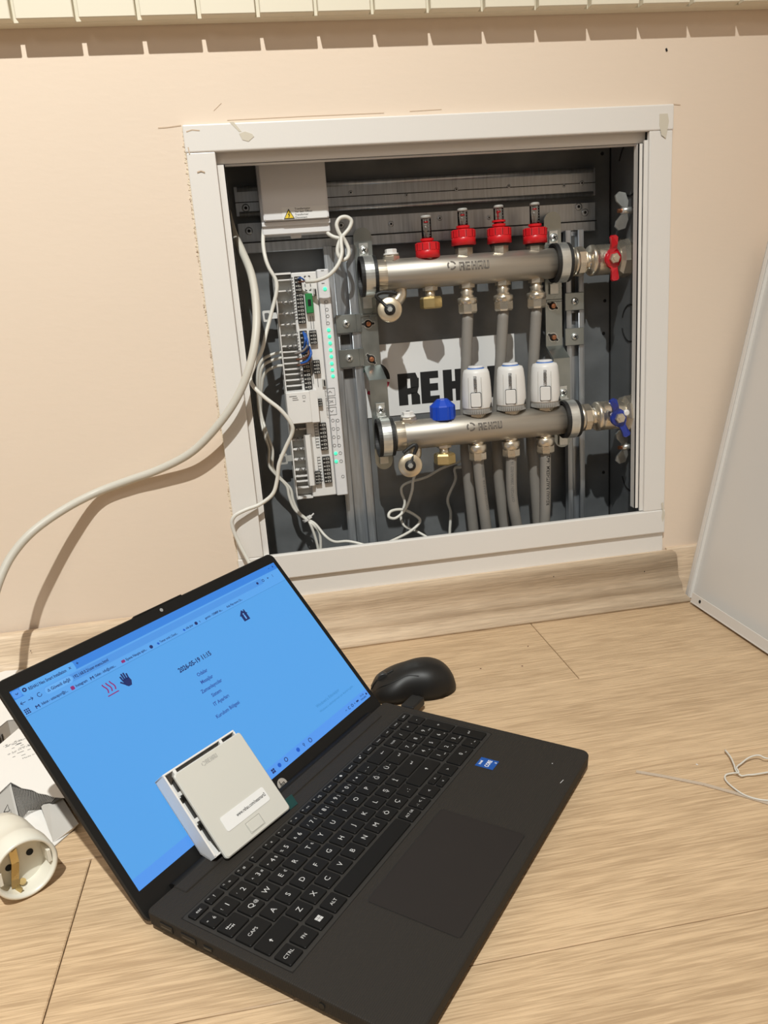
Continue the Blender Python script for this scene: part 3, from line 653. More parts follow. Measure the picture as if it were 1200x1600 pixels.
# actuators
def actuator(px, py, lab):
    x = P(px, py, BY).x; z = bz + MR + .0005
    t = thing('thermal_actuator', lab, 'actuator', (x, BY, z), 'white actuators on the lower manifold')
    bm = bmn(); lathe(bm, [(.0165, 0), (.0192, .0015), (.0200, .008), (.0200, .0095)], (x, BY, z), seg=36); part('base_ring', bm, 'actbase', t)
    bm = bmn()
    for k in range(44):
        a = k * 2 * PI / 44; box(bm, V(x + .0197 * math.cos(a), BY + .0197 * math.sin(a), z + .0048), (.0012, .0011, .0065), Matrix.Rotation(a, 3, 'Z'))
    part('grip_ridge', bm, 'actbase', t, kind='stuff')
    bm = bmn(); lathe(bm, [(.0205, .0085), (.0209, .010), (.0206, .025), (.0196, .045), (.0182, .0570), (.0165, .0610), (.0115, .0625)], (x, BY, z), seg=44); part('housing', bm, 'white', t)
    bm = bmn(); lathe(bm, [(.0118, .0620), (.0118, .0632), (.0108, .0636)], (x, BY, z), seg=30); part('blue_ring', bm, 'bluering', t)
    bm = bmn(); lathe(bm, [(.0108, .0630), (.0106, .0655), (.0095, .0662), (.001, .0660)], (x, BY, z), seg=30); part('top_button', bm, 'whitebox', t)
    f_ = Fr((x, BY - .0203, z), (1, 0, 0), (0, -.045, 1))
    bm = bmn(); f_.rr(bm, .0010, .0215, .0148, .0205, .002, -.0015, .0004); pl = part('latch_gap', bm, 'black', t)
    bm = bmn(); f_.rr(bm, .0010, .0215, .0136, .0193, .0018, -.0015, .0012, .0004); part('latch', bm, 'white', t)
    bm = bmn()
    fv = Fr((x, BY - .0197, z), (0, -.06, 1), (-1, 0, 0))
    wordmark(bm, fv, .0395, -.0030, .0042, -.0003, .0007, .0150); swirl(bm, fv, .0365, -.001, .0022, -.0003, .0008); part('printed_mark', bm, 'greyprint', t)
    bm = bmn()
    for s in (-1, 1): f_.line(bm, [(s * .0095, .011), (s * .0088, .052)], .0004, -.003, .0004 - .0017)
    part('seam', bm, 'grayp', t)
    bm = bmn(); prism(bm, [V(x + .0185, BY - .0105, z + .009), V(x + .0203, BY - .0065, z + .009), V(x + .0203, BY - .0065, z + .016)], (.0005, -.0005, 0)); part('side_notch', bm, 'black', t); t.rotation_euler = (0, 0, -.38)
for px, py, l in ((746, 640, 'white thermal actuator nearest the blue cap'), (799, 634, 'white thermal actuator in the middle of the three'), (852, 627, 'white thermal actuator nearest the blue valve')): actuator(px, py, l)
# pipes
def pipe(pts, r, lab, printed=None):
    t = thing('heating_pipe', lab, 'pipe', pts[-1], 'grey heating pipes')
    bm = bmn(); tube(bm, pts, r, 24); part('pipe_wall', bm, 'pipe', t)
    if printed:
        pp = catmull(pts, 10); 
        seglen = [0]
        for a, b in zip(pp, pp[1:]): seglen.append(seglen[-1] + (b - a).length)
        L = seglen[-1]
        def at(s):
            s = max(0, min(L - 1e-6, s))
            for i in range(len(pp) - 1):
                if seglen[i + 1] >= s:
                    k = (s - seglen[i]) / (seglen[i + 1] - seglen[i]); return pp[i].lerp(pp[i + 1], k), (pp[i + 1] - pp[i]).normalized()
        txt, s0, size, ang = printed[:4]; bold = printed[4] if len(printed) > 4 else 0
        bm = bmn(); tm = bmn()
        fz = Fr((0, 0, 0), (1, 0, 0), (0, 1, 0)); text(tm, fz, txt, 0, 0, size, 0, bold=bold)
        xs = [v.co.x for v in tm.verts]; W_ = max(xs)
        for v in tm.verts:
            s = s0 + (W_ - v.co.x); c, td = at(s)     # reads upwards
            if s > L: s = L
            a = ang + (v.co.y - size * .35) / r
            side = td.cross(V(0, 1, 0)).normalized(); fwd = V(0, -1, 0)
            v.co = c + (fwd * math.cos(a) + V(-1, 0, 0) * math.sin(a)) * (r + .0002)
        merge(bm, tm); part('printed_text', bm, 'greyprint' if not bold else 'black', t)
PR = .0079
zt0 = tz - MR - .034; zb0 = bz - MR - .022
def zpts(lst, y): return [P(a, b, y) for a, b in lst]
endz = CZ0
def ppath(x, ztop, y0, low, ylow):
    pts = [V(x, y0, ztop)] + [P(a, b, yy) for (a, b), yy in zip(low, ylow)]
    last, prev = pts[-1], pts[-2]; d = (last - prev).normalized(); pts.append(last + d * ((last.z - endz) / -d.z)); return pts
pipe(ppath(outx_t[1], zt0, TY, [(728, 600), (727, 693), (731, 744), (740, 829)], [.061, .062, .065, .068]), PR, 'grey pipe from upper manifold, left of the three rear ones')
pipe(ppath(outx_t[2], zt0, TY, [(780, 600), (776, 684), (779, 744), (788, 822)], [.061, .062, .065, .068]), PR, 'grey pipe from upper manifold, middle of the three rear ones')
pipe(ppath(outx_t[3], zt0, TY, [(832, 600), (830, 678), (834, 729), (840, 815)], [.061, .062, .065, .068]), PR, 'grey pipe from upper manifold, right of the three rear ones')
pipe(ppath(outx_b[1], zb0, BY, [(750, 750), (760, 828)], [.031, .034]), PR, 'front grey pipe with small print below the first actuator', ('OXYGENBARRIER  200650/02', .004, .0058, -.5))
pipe(ppath(outx_b[2], zb0, BY, [(800, 774), (808, 823)], [.031, .034]), PR, 'front grey pipe with small print below the middle actuator', ('OXYGEN 200650/022 16 x 2', .0, .0058, .15))
pipe(ppath(outx_b[3], zb0, BY, [(852, 780), (851, 815)], [.030, .030]), PR, 'front grey pipe with bold black maker print below the last actuator', ('REHAU RAUTHERM 16x2', .006, .0068, -.15, .015))
# brackets with pipe clamps
def bracket(xt, xbm, zt_top, zstep0, zstep1, zbot, lab, side):
    yt, yb = TY + MR + .006, BY + MR + .006; th = .0028; w2 = .0125
    t = thing('manifold_bracket', lab, 'bracket', ((xt + xbm) / 2, yt, zbot), 'zinc brackets carrying both manifolds')
    f1 = Fr((xt, yt, 0), (1, 0, 0), (0, 0, 1)); f2 = Fr((xbm, yb, 0), (1, 0, 0), (0, 0, 1))
    bm = bmn(); pts = [(-w2, zstep0), (w2, zstep0)] + [(w2 * math.cos(a), zt_top - w2 + w2 * math.sin(a)) for a in [k * PI / 12 for k in range(13)]]
    f1.poly(bm, pts, -th, 0); pts = [(w2, zstep1), (-w2, zstep1)] + [(-w2 * math.cos(a), zbot + w2 - w2 * math.sin(a)) for a in [k * PI / 12 for k in range(13)]]
    f2.poly(bm, pts, -th, 0)
    a, b = V(xt, yt, zstep0), V(xbm, yb, zstep1)
    addgeo(bm, [V(xt - w2, yt, zstep0), V(xt + w2, yt, zstep0), V(xbm + w2, yb, zstep1), V(xbm - w2, yb, zstep1), V(xt - w2, yt + th, zstep0 - th), V(xt + w2, yt + th, zstep0 - th), V(xbm + w2, yb + th, zstep1 - th), V(xbm - w2, yb + th, zstep1 - th)], [(0, 1, 2, 3), (7, 6, 5, 4), (0, 3, 7, 4), (1, 5, 6, 2)])
    part('strap', bm, 'zinc', t)
    # stiffening groove between clamp and holes
    for xx, yy, zz, fr_ in ((xt, TY, tz, f1), (xbm, BY, bz, f2)):
        bm = bmn(); ringband(bm, (xx, yy, zz), (1, 0, 0), .0222, .0266, .0225, 40); c0 = part('rubber_liner', bm, 'rubber', t)
        bm = bmn(); ringband(bm, (xx, yy, zz), (1, 0, 0), .0256, .0272, .0125, 44)
        for s in (1, -1):
            fr_.rect(bm, -.0065, zz + s * .025 if s > 0 else zz - .042, .0065, zz + .045 if s > 0 else zz - .025, .002, .0036, .0005)
            fr_.rect(bm, -.0065, zz + s * .0270 - .001, .0065, zz + s * .0270 + .001, -.002, .012, .0005)
        c1 = part('clamp_band', bm, 'bright', t)
        pscrew(Fr(fr_.o + V(0, -.0036, 0), (1, 0, 0), (0, 0, 1)), 0, zz + .0355, .0062, c1)
        cross(Fr(fr_.o + V(0, -.0036, 0), (1, 0, 0), (0, 0, 1)), 0, zz + .0355, .0062, .0034, c1)
    bm = bmn(); f1.rect(bm, -w2, tz - .053, w2, tz - .049, -.001, .0025, .001); part('pressed_rib', bm, 'zinc', t)
    for zz, s in ((tz - .064 , 0), (tz - .064 - .0, 1)):
        pass
    return t, f1, f2
zLt = P(563, 355, TY + MR).z; 
tl, f1l, f2l = bracket(P(569, 440, TY + MR).x + .003, P(596, 665, BY + MR).x + .001, zLt, P(578, 572, TY + MR).z, P(590, 594, BY + MR).z, P(597, 735, BY + MR).z, 'zinc bracket clamping the left ends of both manifolds', 'l')
tr_, f1r, f2r = bracket(P(867, 440, TY + MR).x, P(880, 640, BY + MR).x + .001, P(864, 330, TY + MR).z, P(863, 541, TY + MR).z, P(880, 560, BY + MR).z, P(878, 700, BY + MR).z, 'zinc bracket clamping the right ends of both manifolds', 'r')
def slotbolt(t, px, py, y, ang):
    q = P(px, py, y); f_ = Fr(q, (1, 0, 0), (0, 0, 1)); bm = bmn(); c, s = math.cos(ang), math.sin(ang)
    f_.line(bm, [(-c * .010, -s * .010), (c * .010, s * .010)], .0048, 0, .0008); f_.disc(bm, 0, 0, .0066, 0, .0008); o = part('keyhole_rim', bm, 'bright', t)
    bm = bmn(); f_.line(bm, [(-c * .009, -s * .009), (c * .009, s * .009)], .003, .0006, .0010); f_.disc(bm, 0, 0, .0054, .0006, .0011); part('keyhole', bm, 'hole', o)
    bm = bmn(); lathe(bm, [(.0034, 0), (.0034, .006), (.001, .0066)], q, (0, -1, 0), 10); part('bolt', bm, 'coppernut', o)
yb_ = TY + MR + .006
slotbolt(tl, 575, 506, yb_, .0); slotbolt(tl, 580, 561, yb_, -.9)
slotbolt(tr_, 863, 478, yb_, -.5); slotbolt(tr_, 864, 527, yb_, -.6)
# ball valves
def valve(which):
    y, z, xb = (TY, tz, TB.x) if which == 'top' else (BY, bz, BB.x)
    mtl = 'redmetal' if which == 'top' else 'bluemetal'
    t = thing('ball_valve', 'brass ball valve with red wing handle on the upper manifold' if which == 'top' else 'brass ball valve with blue wing handle on the lower manifold', 'valve', (xb + .06, y, z - .02))
    u0 = P(893, 402, y).x if which == 'top' else P(903, 648, y).x
    bm = bmn(); lathe(bm, [(.0170, 0), (.0195, .0015), (.0195, .006)], (u0, y, z), (1, 0, 0), 30); lathe(bm, [(.0200, .006), (.0200, .015), (.0180, .0175)], (u0, y, z), (1, 0, 0), 8); part('union_nut', bm, 'nickel', t)
    bm = bmn(); lathe(bm, [(.0135, .014), (.0120, .020), (.0130, .025), (.0195, .0255), (.0212, .028), (.0212, .032), (.0200, .0335), (.0208, .036), (.0208, .062), (.0185, .069), (.0225, .074)], (u0, y, z), (1, 0, 0), 32); part('body', bm, 'nickel', t)
    bm = bmn(); lathe(bm, [(.0215, .066), (.0265, .070), (.0265, .086), (.0215, .089)], (u0, y, z), (1, 0, 0), 8); lathe(bm, [(.0275, .084), (.0275, .096), (.016, .098), (.016, CX1 - u0)], (u0, y, z), (1, 0, 0), 28); part('end_nut', bm, 'nickel', t)
    hx, hz = (u0 + .048, z); hy = y - .0208
    bm = bmn(); lathe(bm, [(.0085, 0), (.0085, .010)], (hx, hy + .003, hz), (0, -1, 0), 20); part('stem', bm, 'nickel', t)
    f_ = Fr((hx, hy - .006, hz), (1, 0, 0), (0, 0, 1)); tilt = .06 if which == 'top' else .42
    c, s = math.cos(-tilt), math.sin(-tilt)
    def rot(a, b): return (a * c + b * s * -1 if False else a * math.cos(tilt) + b * -math.sin(tilt), a * math.sin(tilt) + b * math.cos(tilt))
    bm = bmn()
    top = [(-.0095, 0), (-.0088, .009), (-.0048, .013), (-.0046, .019), (-.0056, .028), (-.003, .0305), (.003, .0305), (.0056, .028), (.0046, .019), (.0048, .013), (.0088, .009), (.0095, 0)]
    bot = [(-a, -b) for a, b in top]
    def slab(pl, lift):
        N = len(pl); lo = []; hi = []
        for a, b in pl:
            ra, rb = rot(a, b); k = min(1, max(0, (abs(b) - .009) / .010)); zz = lift * k
            lo.append(bm.verts.new(f_(ra, rb, zz))); hi.append(bm.verts.new(f_(ra * .97, rb * .97, zz + .0042)))
        bm.faces.new(lo); bm.faces.new(list(reversed(hi)))
        for i in range(N): bm.faces.new([lo[i], hi[i], hi[(i + 1) % N], lo[(i + 1) % N]])
    slab(top, .006); slab(bot, .003); lathe(bm, [(.0115, -.002), (.0120, .001), (.0115, .0045), (.0085, .0055)], f_(0, 0), f_.n, 28)
    part('wing_handle', bm, mtl, t)
    bm = bmn(); lathe(bm, [(.0072, .005), (.0072, .010), (.0062, .0112), (.0035, .0112)], f_(0, 0), f_.n, 6); lathe(bm, [(.0034, .010), (.0034, .0125)], f_(0, 0), f_.n, 12); part('nut', bm, 'nickel', t)
    if which != 'top':
        bm = bmn(); lathe(bm, [(.0045, 0), (.005, .003), (.003, .0055)], f_(.011, .006, .001), f_.n, 12); part('thread_sealant', bm, 'white', t)
valve('top'); valve('bottom')

# ================================================================== CONTROLLER
CYF = .062
def cp(px, py, y=CYF): q = P(px, py, y); return q.x, q.z
ctl = thing('wiring_controller', 'white heating controller strip with terminal blocks and green lights', 'controller', (P(485, 600, CYF).x, CY, P(500, 780, CYF).z))
xL = P(427, 428, CYF).x; xR = P(513, 420, CYF).x; xR = (xR + P(544, 772, CYF).x) / 2; zT = P(470, 424, CYF).z; zB = P(515, 776, CYF).z
xa = xL + .0235; xb = xL + .0575
fc = Fr((0, CYF, 0), (1, 0, 0), (0, 0, 1))
DD = CY - .013 - CYF
bm = bmn(); box2(bm, (xL - .001, CYF + .034, zB + .002), (xR, CYF + DD, zT - .001), .001); part('rail_base', bm, 'grayp', ctl)
bm = bmn(); box2(bm, (xL + .002, CYF + .018, zB + .003), (xa, CYF + .034, zT - .003), .0006); part('cable_trough', bm, 'grayp', ctl, 'shaded grey cable entry trough')
bm = bmn(); box2(bm, (xL, CYF + .004, zB), (xL + .0018, CYF + .036, zT), .0004); box2(bm, (xL, CYF + .004, zT - .0025), (xa, CYF + .034, zT)); box2(bm, (xL, CYF + .004, zB), (xa, CYF + .034, zB + .0025)); part('trough_wall', bm, 'white', ctl)
bm = bmn(); box2(bm, (xa, CYF + .003, zB + .001), (xb, CYF + .034, zT - .001), .0012); part('terminal_deck', bm, 'white', ctl)
bm = bmn(); box2(bm, (xb + .0006, CYF, zB), (xR, CYF + .034, zT + .001), .0012); face = part('display_face', bm, 'whitebox', ctl)
# comb plates
rows1 = [438, 455, 472, 490, 507, 524, 541, 550, 559, 568, 577, 585, 594, 603]; rows2 = [671, 687, 702, 718, 734, 744, 752, 762]
for py in rows1 + rows2:
    zc = P(440 + (py - 438) * .08, py, CYF + .010).z
    bm = bmn(); n = 6
    box2(bm, (xL + .002, CYF + .007, zc - .0009), (xa, CYF + .020, zc + .0009), .0003)
    for k in range(n):
        xx = xL + .005 + k * (xa - xL - .006) / n; box2(bm, (xx, CYF + .0055, zc - .0008), (xx + .0022, CYF + .008, zc + .0008))
    part('comb_plate', bm, 'white', ctl)
cl_bm = bmn()
for py, two in [(455, 1), (472, 2), (490, 2), (507, 2), (524, 2), (541, 2), (671, 1), (687, 2), (702, 2), (718, 2), (734, 2)]:
    zc = P(440 + (py - 438) * .08, py, CYF + .010).z
    for k in range(two):
        xx = xL + .016 - k * .007 if py < 600 else xL + .010 + k * .007
        f_ = Fr((xx, CYF + .0055, zc), (1, 0, 0), (0, 0, 1)); s = 1 if py < 600 else 1
        f_.line(cl_bm, [(.003, .0035), (-.001, 0), (.003, -.0035)] if py < 600 else [(-.003, -.001), (0, .0035), (.003, -.001)], .0011, 0, .0015)
part('cable_claw', cl_bm, 'greyprint', ctl, 'dark hooked strain relief claws')
# terminal blocks
def tblock(x0, y0, x1, y1, n):
    a = cp((x0 + x1) / 2, y0); b = cp((x0 + x1) / 2, y1); xm = (a[0] + b[0]) / 2; wd = (cp(x1, (y0 + y1) / 2)[0] - cp(x0, (y0 + y1) / 2)[0])
    xm = cp((x0 + x1) / 2, (y0 + y1) / 2)[0]
    bm = bmn(); fc.rect(bm, xm - wd / 2, b[1], xm + wd / 2, a[1], -.004, .003, .0004); o = part('terminal_block', bm, 'term', ctl)
    bm = bmn(); h = (a[1] - b[1]) / n
    for k in range(n):
        zc = a[1] - (k + .5) * h; fc.rr(bm, xm + wd * .16, zc, wd * .42, h * .55, h * .1, .003, .0036)
        fc.rr(bm, xm - wd * .28, zc, wd * .26, h * .3, h * .08, .003, .0034)
    part('clamp_window', bm, 'grayp', o)
    bm = bmn()
    for k in range(n): fc.rr(bm, xm + wd * .16, a[1] - (k + .5) * h, wd * .20, h * .25, h * .05, .0036, .0038)
    part('recess', bm, 'term', o)
tblock(460.5, 432, 471, 456, 4); tblock(464, 458.5, 476, 506, 8); tblock(470, 516.5, 481, 560, 6); tblock(474, 563, 486, 608, 7)
tblock(484, 516, 495, 538, 4); tblock(489.5, 562.5, 500, 584, 4); tblock(497, 623, 503.5, 634.5, 3)
tblock(499.5, 660.5, 511, 703, 7); tblock(505, 713, 517, 754, 7); tblock(492.5, 736, 501.5, 756, 4)
# fine printed legends by the blocks
bm = bmn()
for px0, y0, y1 in ((455, 434, 500), (463, 520, 600), (498 - 5, 663, 700), (503 - 5, 715, 752), (488, 738, 755)):
    py = y0
    while py < y1:
        a = cp(px0 + (py - y0) * .12, py); fc.rect(bm, a[0] - .0022, a[1] - .0004, a[0] + .0022, a[1] + .0004, -.0029, -.0024); py += 4.6
    a = cp(px0 - 2, y0); b = cp(px0 - 2 + (y1 - y0) * .1, y1); fc.line(bm, [(a[0], a[1]), (a[0], b[1])], .0004, -.0029, -.0024)
for px0, y0, y1 in ((485, 494, 514), (489, 494, 514), (483, 520, 536), (494, 566, 605), (487, 566, 600)):
    a = cp(px0, y0); b = cp(px0 + 1, y1); fc.line(bm, [(a[0], a[1]), (a[0], b[1])], .0007, -.0029, -.0024)
part('printed_legend', bm, 'greyprint', ctl)
bm = bmn(); a = cp(476, 459); b = cp(490, 489); fc.rect(bm, a[0], b[1], b[0], a[1], -.003, .007, .0008); g = part('plug_connector', bm, 'green', ctl)
bm = bmn(); a = cp(480, 468); b = cp(486, 478); fc.rect(bm, a[0], b[1], b[0], a[1], .0068, .0073); part('slot', bm, 'port', g)
bm = bmn(); a = cp(475.5, 431.5); b = cp(486, 453); w_, h_ = b[0] - a[0], a[1] - b[1]
for u0, v0, u1, v1 in ((0, 1, .3, 1), (.7, 1, 1, 1), (0, 0, .3, 0), (.7, 0, 1, 0), (0, .62, 0, .78), (0, .25, 0, .45), (1, .62, 1, .78), (1, .25, 1, .45), (0, .9, 0, 1), (1, .9, 1, 1), (0, 0, 0, .1), (1, 0, 1, .1), (.2, .55, .8, .55)):
    fc.line(bm, [(a[0] + u0 * w_, b[1] + v0 * h_), (a[0] + u1 * w_, b[1] + v1 * h_)], .0009, -.003, -.0023)
part('dashed_symbol', bm, 'black', ctl)
for y0, y1, px in ((451, 463, 492), (593, 604, 506)):
    bm = bmn(); a = cp(px - 3, y0); b = cp(px + 3, y1); fc.rect(bm, a[0], b[1], b[0], a[1], -.002, .0004); o = part('module_window', bm, 'grayp', ctl)
    bm = bmn(); fc.rect(bm, (a[0] + b[0]) / 2, b[1] + .001, b[0] - .0003, a[1] - .001, .0004, .0007); part('opening', bm, 'port', o)
for px, py in ((507.8, 451.3), (513.5, 515.5), (514.8, 525.6), (515.9, 536), (516.8, 546.7), (517.7, 557), (518.4, 567.8), (519.3, 577.8), (520.3, 587.7), (524.5, 708.5), (525.4, 721)):
    a = cp(px, py, CYF - .0005); bm = bmn(); lathe(bm, [(.0026, -.001), (.0024, .0009), (.0012, .0014)], (a[0], CYF, a[1]), (0, -1, 0), 16); part('status_light', bm, 'led', ctl)
bm = bmn()
for px, py in ((509.8, 471.8), (510.7, 483.8), (512, 494), (512.4, 505), (520, 657), (527.6, 657), (521, 670), (528, 670), (521.7, 683), (529, 683), (522.7, 696), (530, 696), (531.8, 707.8), (533, 720.5), (535.8, 744.5)):
    a = cp(px, py, CYF); fc.ring(bm, a[0], a[1], .0018, .0023, 0, .0004, 14)
part('light_outline', bm, 'greyprint', face)
bm = bmn()
for (px, py), ch in zip(((515.5, 612.6), (516.9, 627.3), (518.2, 642.3)), '^=v'):
    a = cp(px, py); w_, h_ = .0135, .0105
    fc.line(bm, [(a[0] - w_ / 2, a[1] - h_ / 2), (a[0] + w_ / 2, a[1] - h_ / 2), (a[0] + w_ / 2, a[1] + h_ / 2), (a[0] - w_ / 2, a[1] + h_ / 2), (a[0] - w_ / 2, a[1] - h_ / 2)], .0005, 0, .0004)
    if ch == '=': text(bm, fc, 'OK', a[0], a[1] - .002, .0055, .0004, 'C')
    else:
        s = 1 if ch == '^' else -1; fc.line(bm, [(a[0] - .0025, a[1] - .0012 * s), (a[0], a[1] + .0014 * s), (a[0] + .0025, a[1] - .0012 * s)], .0006, 0, .0004)
for (x0, y0), (x1, y1) in (((499, 422), (506, 421.6)), ((500, 442), (507, 441.5))):
    a = cp(x0, y0 + 1); b = cp(x1, y1 + 1); fc.line(bm, [(a[0] + .002, a[1]), (b[0], a[1])], .0009, 0, .0004)
for px, y0, y1 in ((507, 470, 508), (509, 662, 698), (524.5, 655, 698)):
    a = cp(px, y0); b = cp(px + 3, y1); fc.line(bm, [(a[0], a[1]), (a[0], b[1])], .0004, 0, .0004)
part('key_print', bm, 'greyprint', face)
# clip-on radio module
a = cp(447, 612); b = cp(484, 658); cxm = (cp(465, 612)[0] + cp(468, 658)[0]) / 2; wm = .0330
bm = bmn(); fc.rect(bm, cxm - wm / 2, b[1], cxm + wm / 2, a[1], -.010, .016, .001); prism(bm, [fc(cxm + wm / 2, b[1], -.004), fc(cxm + wm / 2, a[1], -.004), fc(cxm + wm / 2, a[1], .0155), fc(cxm + wm / 2, b[1], .0155)], (.010, 0, 0))
md = part('clip_on_module', bm, 'white', ctl)
bm = bmn(); fm = Fr((0, CYF - .016, 0), (1, 0, 0), (0, 0, 1)); a = P(452, 620, CYF - .016)
for k, (dx, w_) in enumerate(((0, .010), (.004, .007), (.004, .008), (.018, .003))):
    fm.rect(bm, a.x + dx, a.z - k * .0026 - .0004, a.x + dx + w_, a.z - k * .0026 + .0004, 0, .0003)
q = P(475, 620, CYF - .016); fm.line(bm, [(q.x - .0018, q.z - .0018), (q.x + .0018, q.z - .0018), (q.x + .0018, q.z + .0018), (q.x - .0018, q.z + .0018), (q.x - .0018, q.z - .0018)], .0004, 0, .0003)
part('printed_legend', bm, 'greyprint', md)
# ramp cover on lower half
bm = bmn(); a = cp(474, 680); b = cp(491, 757)
x0 = a[0]; z1 = a[1]; z0 = b[1]
prism(bm, [V(x0, CYF + .004, z0), V(x0 + .0020, CYF - .006, z0), V(x0 + .0085, CYF - .006, z0), V(x0 + .0125, CYF + .004, z0)], (0, 0, z1 - z0)); part('ridge_cover', bm, 'white', ctl)
for px, py in ((417, 494), (443, 717)):
    q = P(px, py, CYF + .03); bm = bmn(); f_ = Fr(q, (1, 0, 0), (0, 0, 1)); f_.rr(bm, 0, 0, .0115, .0150, .002, 0, .003); f_.rect(bm, .004, -.004, .014, .004, -.002, .002); o = part('mounting_ear', bm, 'white' if py < 600 else 'grayp', ctl)
    bm = bmn(); f_.rr(bm, 0, 0, .0062, .0085, .0015, .003, .0034); part('opening', bm, 'greyprint', o)
# mains and actuator leads in the terminals
leads = [('bluewire', [(466, 436, -.003), (470, 434, -.012), (475, 438, -.010), (473, 441, -.008)], .0011), ('brownwire', [(466, 441, -.003), (472, 440, -.010), (478, 439, -.010)], .0010),
         ('bluewire', [(474, 519, -.003), (477, 530, -.014), (476, 541, -.010), (474, 546, -.006)], .0016), ('bluewire', [(477, 521, -.004), (481, 535, -.016), (479, 548, -.012), (471, 553, -.008)], .0013),
         ('greywire', [(479, 528, -.004), (481, 538, -.015), (474, 548, -.014), (461, 553, -.010)], .0016), ('brownwire', [(481, 541, -.006), (482, 553, -.015), (474, 560, -.014), (463, 562, -.010)], .0014),
         ('bluewire', [(483, 542, -.006), (486, 553, -.015), (480, 564, -.014), (470, 568, -.010)], .0017), ('brownwire', [(486, 556, -.006), (484, 564, -.013), (476, 569, -.013), (464, 571, -.010)], .0010)]
for i, (mt_, pts, r) in enumerate(leads):
    bm = bmn(); tube(bm, [P(a, b, CYF + c) for a, b, c in pts], r, 8); part('wire_end', bm, mt_, ctl)

# ================================================================== TRANSFORMER
YT = .052; ft = Fr((0, YT, 0), (1, 0, 0), (0, 0, 1))
zf0 = P(463, 343, YT).z; xf0 = (P(411, 340, YT).x + P(404, 262, YT).x) / 2; xf1 = (P(514, 333, YT).x + P(507, 255, YT).x) / 2
tf = thing('transformer_unit', 'pale grey transformer box with yellow warning sticker at the cabinet top', 'transformer', ((xf0 + xf1) / 2, YT, zf0 - .025))
bm = bmn()
pts = [(xf0 + .002, zf0), (xf1 - .002, zf0), (xf1, zf0 + .002), (xf1, CZ1 - .006), (xf0, CZ1 - .006), (xf0, zf0 + .002)]
ft.poly(bm, pts, -.010, 0); bmesh.ops.bevel(bm, geom=[e for e in bm.edges if all(abs(v.co.y - YT) < 1e-5 for v in e.verts)], offset=.0012, segments=2, affect='EDGES')
part('front_cover', bm, 'whitebox', tf)
bm = bmn(); box2(bm, (xf0 - .003, YT + .009, zf0 - .0165), (xf1 + .001, RY - .0055, CZ1 - .007), .001); part('housing', bm, 'whitebox', tf)
bm = bmn(); box2(bm, (xf0 - .003, YT + .006, zf0 - .0060), (xf1 + .0015, YT + .012, zf0 - .0006), .0005); part('lower_step', bm, 'whitebox', tf)
bm = bmn(); q = P(462, 366, YT + .02); f_ = Fr(q, (1, 0, 0), (0, 0, 1)); f_.rr(bm, 0, 0, .0145, .0105, .002, 0, .003); tb = part('release_tab', bm, 'whitebox', tf)
bm = bmn(); f_.rect(bm, -.0035, .0008, .0035, .0028, .003, .0033); part('slot', bm, 'port', tb)
bm = bmn(); a = P(441, 345, YT); zs0 = P(475, 341.5, YT).z; zs1 = P(475, 322, YT).z; xs0, xs1 = P(441, 335, YT).x, P(510.5, 330, YT).x
ft.rect(bm, xs0, zs0, xs1, zs1, 0, .0003); st = part('warning_sticker', bm, 'labelw', tf)
bm = bmn(); q = P(451.5, 335, YT); s = .0072; ft.poly(bm, [(q.x - s, q.z - s * .8), (q.x + s, q.z - s * .8), (q.x, q.z + s * .95)], .0003, .0005); part('triangle_border', bm, 'black', st)
bm = bmn(); s = .0057; ft.poly(bm, [(q.x - s, q.z - s * .80), (q.x + s, q.z - s * .80), (q.x, q.z + s * .86)], .0005, .0007); part('triangle', bm, 'yellow', st)
bm = bmn(); ft.line(bm, [(q.x + .0012, q.z + .0026), (q.x - .0010, q.z - .0006), (q.x + .0010, q.z - .0006), (q.x - .0008, q.z - .0040)], .0008, .0007, .0009)
for k, tx in enumerate(('Transformator', 'Vor dem Öffnen', 'Transformer', 'Disconnect')): text(bm, ft, tx, P(461, 335, YT).x, zs1 - .0038 - k * .0036, .0034, .0004, bold=.01)
part('sticker_text', bm, 'black', st)

# ================================================================== CABLES
def cable(name, pts, r, mat, lab, grp=None, cat='cable', seg=10, flat=1.0):
    bm = bmn(); tube(bm, [P(*q) if not isinstance(q, Vector) else q for q in pts], r, seg, flat=flat); return solo(name, bm, mat, lab, cat, grp)
cable('mains_cable', [(355, 330, .100), (364, 362, .085), (378, 392, .060), (393, 430, .030), (400, 475, .004), (400, 520, -.016), (391, 570, -.027), (371, 620, -.030), (341, 664, -.028), (300, 706, -.022), (250, 733, -.014), (200, 751, -.010), (150, 770, -.012), (100, 796, -.033), (52, 830, -.056), (20, 866, -.070), (0, 905, -.085), (-12, 950, -.100), (-20, 1030, -.130), V(-.375, -.16, .03), V(-.43, -.22, .0055), V(-.52, -.30, .0053), V(-.64, -.33, .0053)], .0052, 'cable', 'thick pale grey mains cable curving out of the cabinet over the wall', seg=16)
cable('flat_lead', [(412, 352, .070), (411, 378, .060), (414, 400, .050), (420, 418, .046), (431, 438, .044), (432, 456, .042), (425, 485, .040), (416, 520, .030), (409, 548, .015), (396, 575, .006), (391, 592, .0), (398, 606, -.012), (415, 622, -.017), (438, 640, -.020), (454, 660, -.020), (457, 675, -.018), (446, 700, -.014), (436, 725, -.013), (433, 750, -.012), (426, 772, -.013), (406, 788, -.014), (383, 797, -.018), (366, 807, -.020), (363, 822, -.020), (374, 850, -.022), (392, 885, -.030), (398, 910, -.045)], .0026, 'wire', 'thin white lead hanging from the transformer in front of the frame', 'white leads')
